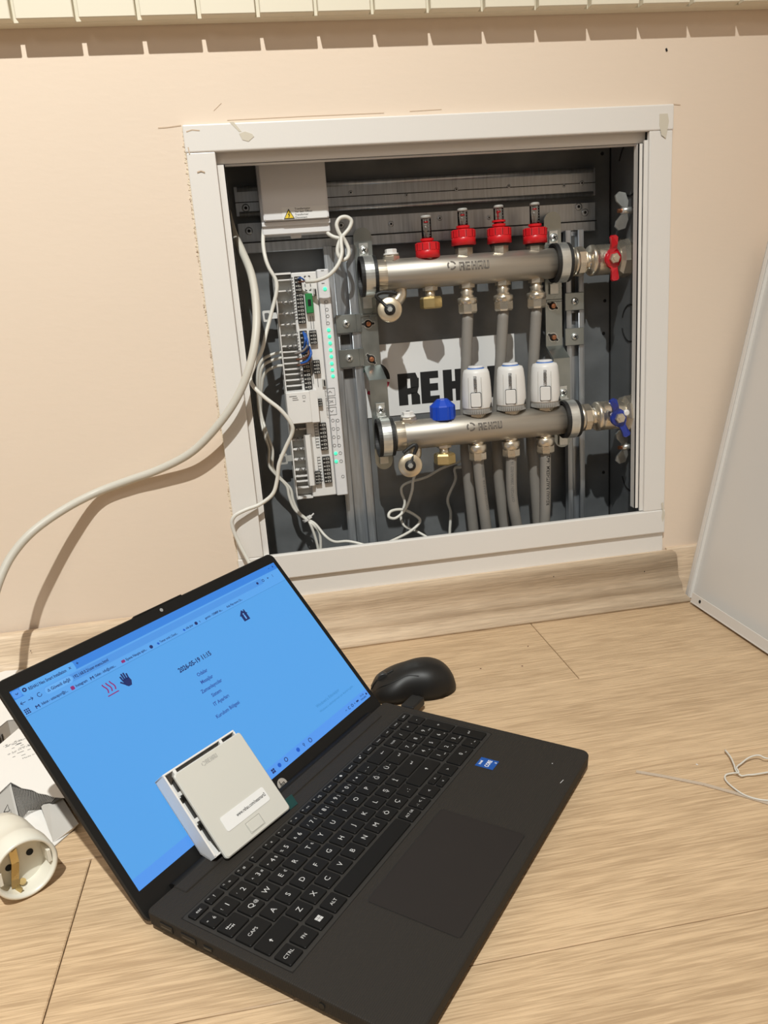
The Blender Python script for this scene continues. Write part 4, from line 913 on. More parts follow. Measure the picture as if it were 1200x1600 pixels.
cable('flat_lead', [(508, 358, .070), (514, 366, .062), (524, 371, .058), (533, 371, .055), (528, 360, .055), (526, 350, .056), (531, 341, .057), (541, 339, .057), (549, 345, .057), (546, 356, .056), (538, 366, .054), (533, 372, .052), (528, 385, .050), (528, 397, .048), (535, 406, .046), (543, 402, .046), (545, 391, .048), (540, 378, .050), (534, 370, .048), (533, 380, .044), (534, 396, .040), (528, 414, .036), (514, 430, .036), (496, 438, .040), (478, 440, .050)], .0026, 'wire', 'white lead looped and tied beside the transformer, plugged into the controller top', 'white leads')
YB = .055
def zz5(pts, y): return [(380 + a / 5.4545, 600 + b / 5.4545, y if not isinstance(y, list) else y[i]) for i, (a, b) in enumerate(pts)]
base = [(150, 350), (200, 450), (235, 560), (235, 700), (300, 790), (385, 880), (410, 980), (455, 1080), (535, 1150)]
tails = [[(610, 1190), (700, 1295), (780, 1345), (900, 1342), (1070, 1385), (1200, 1450)], [(585, 1190), (650, 1270), (662, 1420), (660, 1530)], [(575, 1200), (615, 1310), (640, 1420), (642, 1530)]]
entry = [[(447, 549, .085), (425, 554, .080), (408, 565, .078), (402, 590, .080), (404, 640, .088)], [(447, 558, .085), (428, 562, .080), (411, 572, .078), (406, 595, .082), (407, 640, .090)], [(447, 571, .085), (430, 573, .080), (414, 583, .080), (409, 605, .084), (408, 645, .092)]]
labs = ['white sensor lead running right along the cabinet bottom below the cable tie', 'white sensor lead dropping right of its twin below the cable tie', 'white sensor lead dropping left of its twin below the cable tie']
for k in range(3):
    pts = entry[k] + zz5([(a + (k - 1) * 16, b + (k - 1) * 10) for a, b in base[1:]], YB + .02 + (k % 2) * .006) + zz5(tails[k], [.07, .06, .04, .03, .02, .012][:len(tails[k])] if k == 0 else .07)
    cable('flat_lead', pts, .0021, 'wire', labs[k], 'white leads')
bm = bmn(); q = P(479, 811, YB + .022); ax = V(.6, 0, -1)
ringband(bm, q, ax, .0050, .0062, .0035, 18); f_ = Fr(q, (1, 0, 0), (0, 0, 1)); box(bm, q + V(.0045, -.005, .0035), (.006, .004, .005), Matrix.Rotation(-.6, 3, 'Y'), .0006); tube(bm, [q + V(.004, -.005, .003), q + V(.009, -.006, .007), q + V(.011, -.006, .009)], .0013, 6); solo('cable_tie', bm, 'white', 'white cable tie bundling the sensor leads under the controller', 'cable tie')
def z2(pts, y): return [(540 + a / 3.3333, 660 + b / 3.3333, y if not isinstance(y, list) else y[i]) for i, (a, b) in enumerate(pts)]
cable('flat_lead', z2([(395, 235), (370, 260), (352, 300), (345, 360), (312, 450), (262, 498), (225, 492), (238, 462), (300, 455), (368, 488), (386, 520), (330, 572), (210, 632), (150, 665)], [.085, .08, .078, .076, .07, .066, .066, .07, .074, .072, .066, .06, .05, .045]), .0022, 'wire', 'white lead knotted into a loop below the lower drain valve', 'white leads')
cable('flat_lead', z2([(640, 175), (590, 205), (500, 240), (420, 285), (330, 312), (294, 335), (292, 368), (308, 420), (288, 490), (308, 540), (375, 570), (430, 602), (460, 625)], [.10, .098, .096, .094, .09, .088, .086, .085, .082, .078, .07, .06, .055]), .0020, 'wire', 'white lead crossing behind the drain valve knot towards the pipes', 'white leads')
cable('flat_lead', z2([(640, 225), (600, 232), (568, 242), (572, 300), (532, 398), (547, 470), (543, 560), (543, 620)], .095), .0022, 'wire', 'white wavy lead hanging alone left of the pipes', 'white leads')

# ================================================================== COVER PANEL
pn = thing('cabinet_cover', 'white steel cabinet cover panel leaning against the right wall, tray side out', 'cover', (.657, -.3, 0))
o0 = V(.6588, -.0178, .0010); up = V(.2055, 0, .9787); al = V(0, -1, 0); H_, L_ = .512, .575
fp = Fr(o0, al, up)        # normal = al x up
if fp.n.x > 0: sgn = -1
else: sgn = 1
bm = bmn(); fp.rect(bm, 0, 0, L_, H_, -.0012 * sgn, 0); part('sheet', bm, 'frame', pn)
D_ = .011 * sgn
bm = bmn(); fp.rect(bm, 0, 0, .0012, H_, 0, D_); fp.rect(bm, 0, 0, .0085, H_, D_ - .001 * sgn, D_, .0003); part('flange', bm, 'frame', pn)
bm = bmn(); fp.rect(bm, L_ - .0012, 0, L_, H_, 0, D_); fp.rect(bm, L_ - .0085, 0, L_, H_, D_ - .001 * sgn, D_); part('flange', bm, 'frame', pn)
bm = bmn(); fp.rect(bm, .020, 0, L_ - .01, .0012, 0, D_ * 1.25); fp.rect(bm, .020, 0, L_ - .01, .0150, D_ * 1.2 - .001 * sgn, D_ * 1.2, .0003); lf = part('flange', bm, 'frame', pn)
bm = bmn(); fp.disc(bm, .042, .0085, .0026, D_ * 1.15, D_ * 1.2 + .0003 * sgn, 14); part('screw_hole', bm, 'hole', lf)
bm = bmn(); fp.rect(bm, .010, H_ - .0012, L_ - .01, H_, 0, D_); part('flange', bm, 'frame', pn)

# ================================================================== LAPTOP
LX, LYy, LT = -0.0764, -0.4967, 0.8602
B_ = .6927; LZ0, LV0 = .0095, -.0014
lp = thing('laptop', 'open charcoal laptop on the floor showing a blue web page', 'laptop', (LX, LYy, 0), rot=LT)
W_, D2 = .3585, .2420; TOPZ = .0180
# local frame: x = u, y = -v
def outline(w0, w1, v0, v1, r, n=6):
    pts = []
    for cx, cy, a in ((w1 - r, v1 - r, 0), (w0 + r, v1 - r, PI / 2), (w0 + r * .5, v0 + r * .5, PI), (w1 - r * .5, v0 + r * .5, 1.5 * PI)):
        rr2 = r if cy > (v0 + v1) / 2 else r * .5
        for k in range(n + 1):
            aa = a + k * PI / 2 / n; pts.append((cx + (rr2 * math.cos(aa)), cy + rr2 * math.sin(aa)))
    return pts
def loft(bm, rings, cap=True):
    R_ = [[bm.verts.new(p) for p in r] for r in rings]; n = len(R_[0])
    for A, B in zip(R_, R_[1:]):
        for k in range(n): bm.faces.new([A[k], A[(k + 1) % n], B[(k + 1) % n], B[k]])
    if cap: bm.faces.new(list(reversed(R_[0]))); bm.faces.new(R_[-1])
bm = bmn()
def lay(ins, z): 
    return [V(a, -b, z) for a, b in outline(ins * .9 + .0, W_ - ins * .9, ins * .5 + .0, D2 - ins, .009)]
loft(bm, [lay(.010, .0022), lay(.0030, .0036), lay(.0006, .0070), lay(.0, .0165), lay(.0004, .0175), lay(.0013, TOPZ)])
rib = M_['chassis'].copy(); rib.name = 'ribbed_charcoal'; nt = rib.node_tree
tcn = [n for n in nt.nodes if n.type == 'TEX_COORD'][0]; wv = nt.nodes.new('ShaderNodeTexWave'); wv.bands_direction = 'Y'; wv.inputs['Scale'].default_value = 190; wv.inputs['Distortion'].default_value = .15
nt.links.new(tcn.outputs['Object'], wv.inputs['Vector']); bpn = nt.nodes.new('ShaderNodeBump'); bpn.inputs['Strength'].default_value = .35; bpn.inputs['Distance'].default_value = .0006
nt.links.new(wv.outputs['Fac'], bpn.inputs['Height']); nt.links.new(bpn.outputs[0], nt.nodes['Principled BSDF'].inputs['Normal'])
part('base', bm, rib, lp, local=True)
fk = Fr((0, 0, TOPZ), (1, 0, 0), (0, 1, 0))    # keyboard deck plane, b = -v
# keyboard well
kx0, kx1, kv0, kv1 = .0075, .3475, .0315, .1400
bm = bmn(); fk.rr(bm, (kx0 + kx1) / 2, -(kv0 + kv1) / 2, kx1 - kx0, kv1 - kv0, .004, -.002, .0001); part('keyboard_well', bm, smat('well_plastic', (.032, .030, .028), .6, spec=.2), lp, local=True)
bm = bmn(); fk.line(bm, [(kx0, -kv1), (kx1, -kv1), (kx1, -kv0), (kx0, -kv0), (kx0, -kv1)], .0005, .00005, .0002); part('well_rim', bm, 'bezel', lp, local=True)
pit = .0186
def key(u0, u1, v, h, legs, hl=None):
    bm = bmn(); fk.rr(bm, (u0 + u1) / 2, -v, u1 - u0 - .0022, h, .0013, .0, .0017, .0004); o = part('keycap', bm, 'key', lp, local=True)
    if legs:
        bm = bmn(); lc = u0 + (u1 - u0) / 2
        for item in legs:
            tx, du, dv, sz = item[:4]; bold = item[4] if len(item) > 4 else 0
            if tx == '@win':
                for a in (-.5, .5):
                    for b in (-.5, .5): fk.rect(bm, lc + du + a * .0027 - .0012, -v - dv + b * .0027 - .0012, lc + du + a * .0027 + .0012, -v - dv + b * .0027 + .0012, .00172, .0018)
            elif tx == '@up': fk.poly(bm, [(lc + du - .0004, -v - dv - .0018), (lc + du + .0004, -v - dv - .0018), (lc + du + .0004, -v - dv), (lc + du + .0014, -v - dv), (lc + du, -v - dv + .0018), (lc + du - .0014, -v - dv), (lc + du - .0004, -v - dv)], .00172, .0018)
            elif tx == '@ret': fk.line(bm, [(lc + du + .002, -v - dv + .002), (lc + du + .002, -v - dv), (lc + du - .002, -v - dv)], .0005, .00172, .0018); fk.line(bm, [(lc + du - .001, -v - dv + .001), (lc + du - .0022, -v - dv), (lc + du - .001, -v - dv - .001)], .0005, .00172, .0018)
            elif tx == '@left': fk.line(bm, [(lc + du + .003, -v - dv), (lc + du - .002, -v - dv)], .0005, .00172, .0018); fk.line(bm, [(lc + du - .001, -v - dv + .001), (lc + du - .0022, -v - dv), (lc + du - .001, -v - dv - .001)], .0005, .00172, .0018)
            elif tx == '@tab':
                for s, yy in ((1, .0012), (-1, -.0012)):
                    fk.line(bm, [(lc + du - .0025, -v - dv + yy), (lc + du + .0025, -v - dv + yy)], .0005, .00172, .0018); fk.line(bm, [(lc + du - s * .0010, -v - dv + yy + .0009), (lc + du - s * .0022, -v - dv + yy), (lc + du - s * .0010, -v - dv + yy - .0009)], .0005, .00172, .0018); fk.line(bm, [(lc + du - s * .0028, -v - dv + yy + .0010), (lc + du - s * .0028, -v - dv + yy - .0010)], .0005, .00172, .0018)
            elif tx == '@dot': fk.disc(bm, lc + du, -v - dv, sz, .00172, .0018, 10)
            else: text(bm, fk, tx, lc + du, -v - dv - sz * .35, sz, .00178, 'C', bold=bold)
        if len(bm.verts): part('key_legend', bm, 'legend', o, local=True)
        else: bm.free()
KH = .0158
# function row
fx = [(.0095, .0235)]; x = .0235
names = ['esc', '@1', '*', '*', '', 'vol', 'vol', 'vol', '<<', '||', '>>', 'fly', 'prt', 'o', 'home', 'end', 'pg', 'pgd', 'del']
nF = 19; fw_ = (.3450 - .0095) / nF
syms = [[('esc', 0, 0, .0042)], [('?', .0, 0, .0046), ('F1', -.005, -.0015, .0018)], [('*', 0, .001, .0050), ('F2', -.005, -.0015, .0018)], [('#', 0, 0, .0040), ('F3', -.005, -.0015, .0018)], [('F4', -.005, -.0015, .0018)], [('x', 0, 0, .0040), ('F5', -.005, -.0015, .0018)], [('-', 0, 0, .0045), ('F6', -.005, -.0015, .0018)], [('+', 0, 0, .0045), ('F7', -.005, -.0015, .0018)], [('<<', 0, 0, .0036), ('F8', -.0055, -.0015, .0018)], [('>||', 0, 0, .0036), ('F9', -.0055, -.0015, .0018)], [('>>', 0, 0, .0036), ('F10', -.0055, -.0015, .0016)], [('@dot', .001, 0, .0014), ('F11', -.0050, -.0015, .0016)], [('prt sc', 0, 0, .0026)], [('@dot', 0, 0, .0012), ('@dot', .003, -.002, .0005)], [('delete', 0, 0, .0026)], [('home', 0, 0, .0026)], [('end', 0, 0, .0026)], [('pg up', 0, 0, .0026)], [('pg dn', 0, 0, .0026)]]
for i in range(nF): key(.0095 + i * fw_, .0095 + (i + 1) * fw_, .0390, .0085, syms[i])
def row(v, xs, items, h=KH):
    for (a, b), it in zip(xs, items): key(a, b, v, h, it)
# number row
nx = [(.0060 + .0030, .0235)]; x = .0235
num = ['1', '2', '3', '4', '5', '6', '7', '8', '9', '0', '*', '-']; sh = ['!', "'", '^', '+', '%', '&', '/', '(', ')', '=', '?', '_']; alt_ = ['', '', '#', '$', '', '', '{', '[', ']', '}', '\\', '']
key(.0095, .0235, .0548, KH, [('"', -.003, 0, .0050), ('é', .0025, 0, .0050)])
for i in range(12):
    a = .0235 + i * pit * .995
    L_s = [('@dot', 0, 0, .0011)] if num[i] == '*' else [(num[i], .001, 0, .0068)]
    L_s.append((sh[i], -.005, .0, .0040))
    if alt_[i]: L_s.append((alt_[i], .0055, .0, .0040))
    key(a, a + pit * .995, .0548, KH, L_s)
xe1 = .0235 + 12 * pit * .995
key(xe1, .2770, .0548, KH, [('@left', .004, 0, .003)])
# Q row
for i, ch in enumerate('QWERTYUIOPĞÜ'):
    a = .0320 + i * pit * .995; L_s = [(ch, 0, 0, .0068)]
    if ch == 'Q': L_s.append(('@', .0055, .0, .0042))
    if ch in 'ET': L_s.append(('€' if ch == 'E' else '₺', .0058, .0, .0038))
    if ch in 'ĞÜ': L_s.append(('¨' if ch == 'Ğ' else '~', .0055, .0, .0040))
    key(a, a + pit * .995, .0727, KH, L_s)
key(.0095, .0320, .0727, KH, [('@tab', -.003, 0, .004)])
xe2 = .0320 + 12 * pit * .995
# enter : wide bar on this row joined in look by the next
key(xe2, .2770, .0727, KH, [('@ret', .004, 0, .003)])
key(.0095, .0365, .0912, KH, [('CAPS', -.001, 0, .0042)])
for i, ch in enumerate('ASDFGHJKLŞİ'):
    a = .0365 + i * pit * .995; key(a, a + pit * .995, .0912, KH, [(ch, 0, 0, .0068)])
xe3 = .0365 + 11 * pit * .995
key(xe3, .2770, .0912, KH, [('@ret', .004, 0, .003)])
key(.0095, .0462, .1090, KH, [('@up', -.006, 0, .004)])
for i, ch in enumerate('ZXCVBNMÖÇ.'):
    a = .0462 + i * pit * .995; key(a, a + pit * .995, .1090, KH, [(ch if ch != '.' else '. :', 0, 0, .0068)])
xe4 = .0462 + 10 * pit * .995
key(xe4, .2770, .1090, KH, [('@up', .006, 0, .004)])
br = [(.0095, .0268, [('CTRL', 0, 0, .0042)]), (.0268, .0458, [('FN', 0, 0, .0042)]), (.0458, .0645, [('@win', 0, 0, .004)]), (.0645, .0835, [('ALT', 0, 0, .0042)]), (.0835, .1835, []), (.1835, .2025, [('ALT GR', 0, 0, .0036)]), (.2025, .2210, [(', ;', -.005, 0, .0040), ('<', .001, 0, .0055), ('|', .006, 0, .0045)])]
for a, b, l in br: key(a, b, .1282, KH, l)
key(.2210, .2400, .1282, KH, [('<', 0, 0, .0052)])
key(.2400, .2590, .1238, .0074, [('^', 0, .001, .0050)]); key(.2400, .2590, .1326, .0074, [('v', 0, 0, .0044)])
key(.2590, .2780, .1282, KH, [('>', 0, 0, .0052)])
# numeric pad
nx = [.2785, .2960, .3135, .3295, .3450]
padrows = [(.0548, ['NUM', '/', '*', '-']), (.0727, ['7', '8', '9', None]), (.0912, ['4', '5', '6', None]), (.1090, ['1', '2', '3', None])]
nxe = [.2785, .2955, .3125, .3290, .3450]
for v, ks in padrows:
    for i, k_ in enumerate(ks):
        if k_ is None: continue
        sub = {'7': 'home', '8': '^', '9': 'pg up', '4': '<', '6': '>', '1': 'end', '2': 'v', '3': 'pg dn'}.get(k_)
        key(nxe[i], nxe[i + 1], v, KH, [(k_, -.001 if k_ != 'NUM' else 0, -.0, .0062 if len(k_) == 1 else .0034)] + ([(sub, .004, .0045, .0022 if len(sub) > 1 else .0034)] if sub else []))
key(nxe[3], nxe[4], .08195, KH + .0183, [('+', 0, 0, .0060)])
key(nxe[3], nxe[4], .1186, KH + .0190, [('@ret', 0, 0, .004)])
key(.2785, .3125, .1282, KH, [('0', .002, 0, .0062), ('ins', .007, .003, .0022)])
key(.3125, .3290, .1282, KH, [(',', -.002, 0, .0055), ('del', .003, .003, .0022)])
# touchpad
bm = bmn(); fk.rr(bm, .1505, -.1902, .1262, .0812, .003, -.001, .00012); part('touchpad_gap', bm, 'port', lp, local=True)
bm = bmn(); fk.rr(bm, .1505, -.1902, .1250, .0800, .0026, -.001, .0003, .0001); part('touchpad', bm, 'pad', lp, local=True)
# hinge cover strip and vents
bm = bmn(); box(bm, V(W_ / 2, -.0075, TOPZ + .0002), (.300, .0145, .0016), None, .0007); part('hinge_strip', bm, rib, lp, local=True)
bm = bmn(); tube(bm, [V(.030, .0008, .0135), V(W_ - .030, .0008, .0135)], .0062, 20, False); part('hinge_barrel', bm, 'bezel', lp, local=True)
# ports on the left side
fl_ = Fr((0.0002, 0, 0), (0, 1, 0), (0, 0, 1))       # a = -v
for v, w_, h_, nm in ((.022, .0135, .0058, 'usb_port'), (.0455, .0150, .0056, 'video_port'), (.0655, .0090, .0030, 'type_c_port')):
    bm = bmn(); box(bm, V(.0015, -v, .0118), (.0042, w_, h_), None, .0003); o = part(nm, bm, 'port', lp, local=True)
    bm = bmn(); box(bm, V(.0014, -v, .0115), (.0042, w_ * .8, .0010)); part('contact', bm, 'portmetal', o, local=True)
bm = bmn(); lathe(bm, [(.0024, 0), (.0024, 0), (.0024, .003)], (-.0006, -.170, .0120), (1, 0, 0), 16); part('audio_jack', bm, 'port', lp, local=True)
# stickers
def base_uv(px, py, z=TOPZ):
    q = F(px, py, z) - V(LX, LYy, 0); ex = V(math.cos(LT), math.sin(LT), 0); ev = V(math.sin(LT), -math.cos(LT), 0); return q.dot(ex), q.dot(ev)
cs = [base_uv(*p) for p in ((753, 1183), (778, 1188), (770, 1205), (743, 1197))]
su, sv = sum(c[0] for c in cs) / 4, sum(c[1] for c in cs) / 4
bm = bmn(); fk.rect(bm, su - .0078, -sv - .0095, su + .0078, -sv + .0095, 0, .0003); st = part('sticker', bm, 'intel', lp, 'small blue processor sticker', local=True)
bm = bmn(); text(bm, fk, 'intel', su - .001, -sv + .0052, .0040, .0004, 'C', bold=.02); text(bm, fk, 'CORE', su, -sv - .0035, .0062, .0004, 'C', bold=.02, width=.0115); text(bm, fk, 'i5', su + .004, -sv - .0085, .0030, .0004, 'C', bold=.02); part('sticker_text', bm, 'whitep', st, local=True)
bm = bmn(); du, dv = base_uv(955, 1190) if False else base_uv(863, 1193)
fk.disc(bm, du, -dv, .0006, 0, .0002, 8); du, dv = base_uv(877, 1221); fk.line(bm, [(du - .003, -dv), (du + .003, -dv - .001)], .0006, 0, .0002); part('scuff', bm, 'legend', lp, local=True)
# lid
sb_, cb_ = math.sin(B_), math.cos(B_)
def LS(u, s, n=0.0):   # laptop-local coordinates; lid plane
    return V(u, (s * sb_) - (n * cb_) - LV0, LZ0 + s * cb_ + n * sb_)
lf_ = Fr(LS(0, 0), (1, 0, 0), V(0, sb_, cb_))
if (lf_.n - V(0, -cb_, sb_)).length > .01: print('lid normal check', lf_.n)
S0, S1 = -.0050, .2262
bm = bmn(); wl, hl = W_, S1 - S0
pts = rrect(wl, hl, .008)
def lr(ins, z): return [lf_(W_ / 2 + p[0] * (1 - ins * 2 / wl), (S0 + S1) / 2 + p[1] * (1 - ins * 2 / hl), z) for p in pts]
loft(bm, [lr(.004, -.0060), lr(.0008, -.0050), lr(0, -.0030), lr(0, -.0006), lr(.0005, .0)]); lid = part('lid', bm, 'chassis', lp, local=True)
bm = bmn(); lf_.rr(bm, W_ / 2, (S0 + S1) / 2, wl - .0016, hl - .0016, .0072, -.0004, .0006, .0003); part('bezel', bm, 'bezel', lid, local=True)
bm = bmn(); lf_.rect(bm, .148, S1 - .0008, .212, S1 + .0010, -.004, .0006, .0004); part('camera_hump', bm, 'bezel', lid, local=True)
bm = bmn(); lf_.disc(bm, .1799, .2208, .0019, .0006, .0009, 16); part('webcam', bm, 'lens', lid, local=True)
bm = bmn(); lf_.disc(bm, .1799, .0098, .0062, .0006, .0009, 28); bd = part('badge', bm, 'silver', lid, 'round silver maker badge', local=True)
bm = bmn()
fb_ = Fr(lf_(.1799, .0098, .00095), lf_.x, lf_.y)
fb_.line(bm, [(-.0018, .0045), (-.0030, -.0022)], .0007, 0, .0002); fb_.line(bm, [(-.0025, .0012), (-.0008, .0014), (-.0016, -.0022)], .0007, 0, .0002)
fb_.line(bm, [(.0008, .0013), (-.0003, -.0045)], .0007, 0, .0002); fb_.line(bm, [(.0008, .0013), (.0028, .0013), (.0022, -.0021), (.0002, -.0022)], .0007, 0, .0002)
SCR = (.0072, .3514, .0202, .2138)
part('badge_letters', bm, 'black', bd, local=True) if False else None
me_b = finish(bm, 'badge_letters', 'black'); ob = bpy.data.objects.new('badge_letters', me_b); C.objects.link(ob); ob.parent = lid
# screen: page, bars, text
def srect(nm, u0, s0, u1, s1, z0, z1, m):
    bm = bmn(); lf_.rect(bm, u0, s0, u1, s1, z0, z1); return part(nm, bm, m, lid, local=True)
Z0 = .0006
srect('screen_page', SCR[0], SCR[2], SCR[1], SCR[3], Z0 - .0002, Z0 + .0001, 's_page')
srect('title_bar', SCR[0], .2055, SCR[1], SCR[3], Z0, Z0 + .00015, 's_title')
srect('toolbar', SCR[0], .1885, SCR[1], .2055, Z0, Z0 + .00015, 's_tool')
srect('taskbar', SCR[0], SCR[2], SCR[1], .0305, Z0, Z0 + .00015, 's_task')
bm = bmn()
lf_.rr(bm, .0420, .2095, .0530, .0085, .002, Z0 + .0001, Z0 + .0002); part('active_tab', bm, 's_tab', lid, local=True)
bm = bmn(); lf_.rr(bm, .0115, .2095, .0075, .0068, .002, Z0 + .0001, Z0 + .0002); part('tab_button', bm, 's_task', lid, local=True)
bm = bmn(); lf_.rr(bm, .1760, .2003, .2870, .0070, .0033, Z0 + .00015, Z0 + .00022); part('address_field', bm, 's_field', lid, local=True)
bm = bmn(); lf_.rr(bm, .0465, .2001, .0275, .0066, .0030, Z0 + .00022, Z0 + .00028); part('safety_pill', bm, 's_pill', lid, local=True)
ZT = Z0 + .0003; ZL0, ZL1 = Z0 + .00016, Z0 + .0003
bm = bmn()
def st_(tx, u, s, sz, w=None, bold=0, al='L'): text(bm, lf_, tx, u, s, sz, ZT, al, max(bold, .022), w)
st_('REHAU Neo Smart Installation', .0222, .2075, .0042, .0370, .004)
st_('x', .0620, .2082, .0042); st_('+', .0706, .2085, .0046)
st_('Güvenli değil', .0385, .1988, .0040, .0190, .01); st_('192.168.0.2/user-menu.html', .0615, .1988, .0042, .0375)
part('tab_text', bm, 's_dark', lid, local=True); bm = bmn()
st_('Inbox - ustacepor@c...', .0245, .1910, .0036, .0255); st_('Instagram', .0585, .1910, .0036, .0120)
st_('Gelen - info@ustac...', .0790, .1910, .0036, .0230); st_('Epena Neupia spin...', .1145, .1910, .0036, .0250)
st_('Temor orok | Good...', .1565, .1910, .0034, .0230); st_('söla şöer', .1915, .1910, .0034, .0100); st_('t', .2105, .1910, .0034); st_('gemini - OEMBP du...', .2190, .1910, .0034, .0260); st_('Ade Play store Ch...', .2520, .1910, .0034, .0250)
part('bookmark_text', bm, 's_dark', lid, local=True); bm = bmn()
for u, s in ((.0187, .2098),): lf_.ring(bm, u, s, .0008, .0020, ZL0, ZL1, 12)
for u in (.1453, .2060): lf_.disc(bm, u, .1920, .0019, ZL0, ZL1, 12)
for k in range(3):
    for j in range(3): lf_.rect(bm, .0088 + k * .0017, .1900 + j * .0017, .0100 + k * .0017, .1912 + j * .0017, ZL0, ZL1)
lf_.line(bm, [(.0190, .1904), (.0190, .1932), (.0205, .1918), (.0220, .1932), (.0220, .1904)], .0007, ZL0, ZL1)
lf_.line(bm, [(.0742, .1904), (.0742, .1932), (.0757, .1918), (.0772, .1932), (.0772, .1904)], .0007, ZL0, ZL1)
lf_.line(bm, [(.0140, .2003), (.0095, .2003)], .0005, ZL0, ZL1); lf_.line(bm, [(.0112, .2018), (.0095, .2003), (.0112, .1988)], .0005, ZL0, ZL1)
lf_.line(bm, [(.0167, .2003), (.0210, .2003)], .0005, ZL0, ZL1); lf_.line(bm, [(.0195, .2018), (.0210, .2003), (.0195, .1988)], .0005, ZL0, ZL1)
lf_.ring(bm, .0273, .2003, .0016, .0021, ZL0, ZL1, 16, .8, 6.2); lf_.line(bm, [(.0350, .1990), (.0372, .1990), (.0361, .2012), (.0350, .1990)], .0004, ZL0 + .0001, ZL1 + .0001)
lf_.line(bm, [(.0103, .2100), (.0115, .2088), (.0127, .2100)], .0006, ZL0 + .0001, ZL1 + .0001)
part('browser_glyphs', bm, 's_dark', lid, None, 'stuff', True); bm = bmn()
st_('2026-05-19 11:15', .1555, .1556, .0068, .0440, .028)
part('date_text', bm, 's_dark', lid, local=True); bm = bmn()
# hand
hx, hs = .1026, .1754
lf_.poly(bm, [(hx - .0035, hs + .001), (hx - .0030, hs - .0045), (hx - .001, hs - .0066), (hx + .0026, hs - .0066), (hx + .0048, hs - .0025), (hx + .0042, hs + .001), (hx + .001, hs + .0018)], ZL0, ZL1)
for (a0, b0), (a1, b1), wd in (((-.0028, 0), (-.0034, .0052), .0016), ((-.0009, 0), (-.0010, .0072), .0016), ((.0012, 0), (.0014, .0072), .0016), ((.0033, 0), (.0040, .0055), .0015), ((-.0025, -.0035), (-.0062, .0005), .0016), ):
    lf_.line(bm, [(hx + a0, hs + b0), (hx + a1, hs + b1)], wd, ZL0, ZL1)
part('hand_icon', bm, 's_dark', lid, local=True); bm = bmn()
# home
hx, hs = .2659, .1752
lf_.poly(bm, [(hx - .0062, hs + .0005), (hx, hs + .0064), (hx + .0062, hs + .0005)], ZL0, ZL1); lf_.rect(bm, hx - .0045, hs - .0066, hx + .0045, hs + .001, ZL0, ZL1)
lf_.rect(bm, hx + .0028, hs + .0025, hx + .0045, hs + .0060, ZL0, ZL1)
part('house_icon', bm, 's_dark', lid, local=True); bm = bmn(); lf_.disc(bm, .2659, .1767, .0010, ZL1, ZL1 + .0001, 10); lf_.rect(bm, .2650, .1704, .2668, .1754, ZL1, ZL1 + .0001); part('house_figure', bm, 's_pill', lid, local=True); bm = bmn()
lf_.disc(bm, .3100, .2000, .0016, ZL0 + .0001, ZL1 + .0001, 12); lf_.ring(bm, .3200, .2000, .0012, .0018, ZL0, ZL1, 12); lf_.line(bm, [(.3285, .1990), (.3285, .2012)], .0006, ZL0, ZL1); lf_.line(bm, [(.3272, .2001), (.3298, .2001)], .0006, ZL0, ZL1)
for k in range(3): lf_.disc(bm, .3370, .1990 + k * .0012, .0004, ZL0, ZL1, 6)
lf_.line(bm, [(.3380, .2098), (.3400, .2098)], .0005, ZL0, ZL1); lf_.line(bm, [(.3450, .2088), (.3470, .2108)], .0005, ZL0, ZL1); lf_.line(bm, [(.3470, .2088), (.3450, .2108)], .0005, ZL0, ZL1)
part('browser_glyphs', bm, 's_dark', lid, None, 'stuff', True); bm = bmn()
# taskbar glyphs
for u in (.1799,): 
    for a in (-.5, .5):
        for b in (-.5, .5): lf_.rect(bm, u + a * .0024 - .0010, .0255 + b * .0024 - .0010, u + a * .0024 + .0010, .0255 + b * .0024 + .0010, ZL0, ZL1)
lf_.ring(bm, .2402, .0258, .0018, .0025, ZL0, ZL1, 14); lf_.ring(bm, .2004, .0262, .0016, .0024, ZL0, ZL1, 14); lf_.ring(bm, .2298, .0268, .0008, .0013, ZL0, ZL1, 10); lf_.line(bm, [(.2298, .0256), (.2298, .0240)], .0005, ZL0, ZL1)
lf_.ring(bm, .3130, .0255, .0012, .0018, ZL0, ZL1, 12, .9, 5.4); lf_.ring(bm, .3190, .0255, .0012, .0018, ZL0, ZL1, 12); lf_.disc(bm, .3240, .0255, .0006, ZL0, ZL1, 8); lf_.rect(bm, .3275, .0246, .0030 + .3285, .0264, ZL0, ZL1); lf_.line(bm, [(.3058, .0250), (.3068, .0260), (.3078, .0250)], .0004, ZL0, ZL1)
st_('11:16', .3375, .0264, .0028, .0065); st_('19.05.2026', .3350, .0228, .0026, .0105); lf_.disc(bm, .3480, .0255, .0013, ZL0, ZL1, 8)
part('taskbar_glyphs', bm, 's_dark', lid, None, 'stuff', True)
bm = bmn()
for tx, s in (('Odalar', .1432), ('Mesajlar', .1350), ('Zamanlayıcılar', .1268), ('Sistem', .1184), ('IT Ayarları', .1100), ('Kurulum Bölgesi', .0985)): text(bm, lf_, tx, .1772, s, .0052, ZT, 'C', .022, None, .95)
part('menu_links', bm, 's_link', lid, local=True)
bm = bmn(); text(bm, lf_, "Windows'u Etkinleştir", .2740, .0470, .0050, ZT, 'L', 0, .0420); text(bm, lf_, "Windows'u etkinleştirmek için Ayarlar'a gidin.", .2740, .0410, .0034, ZT, 'L', 0, .0640); lf_.line(bm, [(SCR[0], .1886), (SCR[1], .1886)], .0003, ZL0, ZL1); part('faint_text', bm, 's_grey', lid, local=True)
bm = bmn(); hx, hs = .0849, .1765
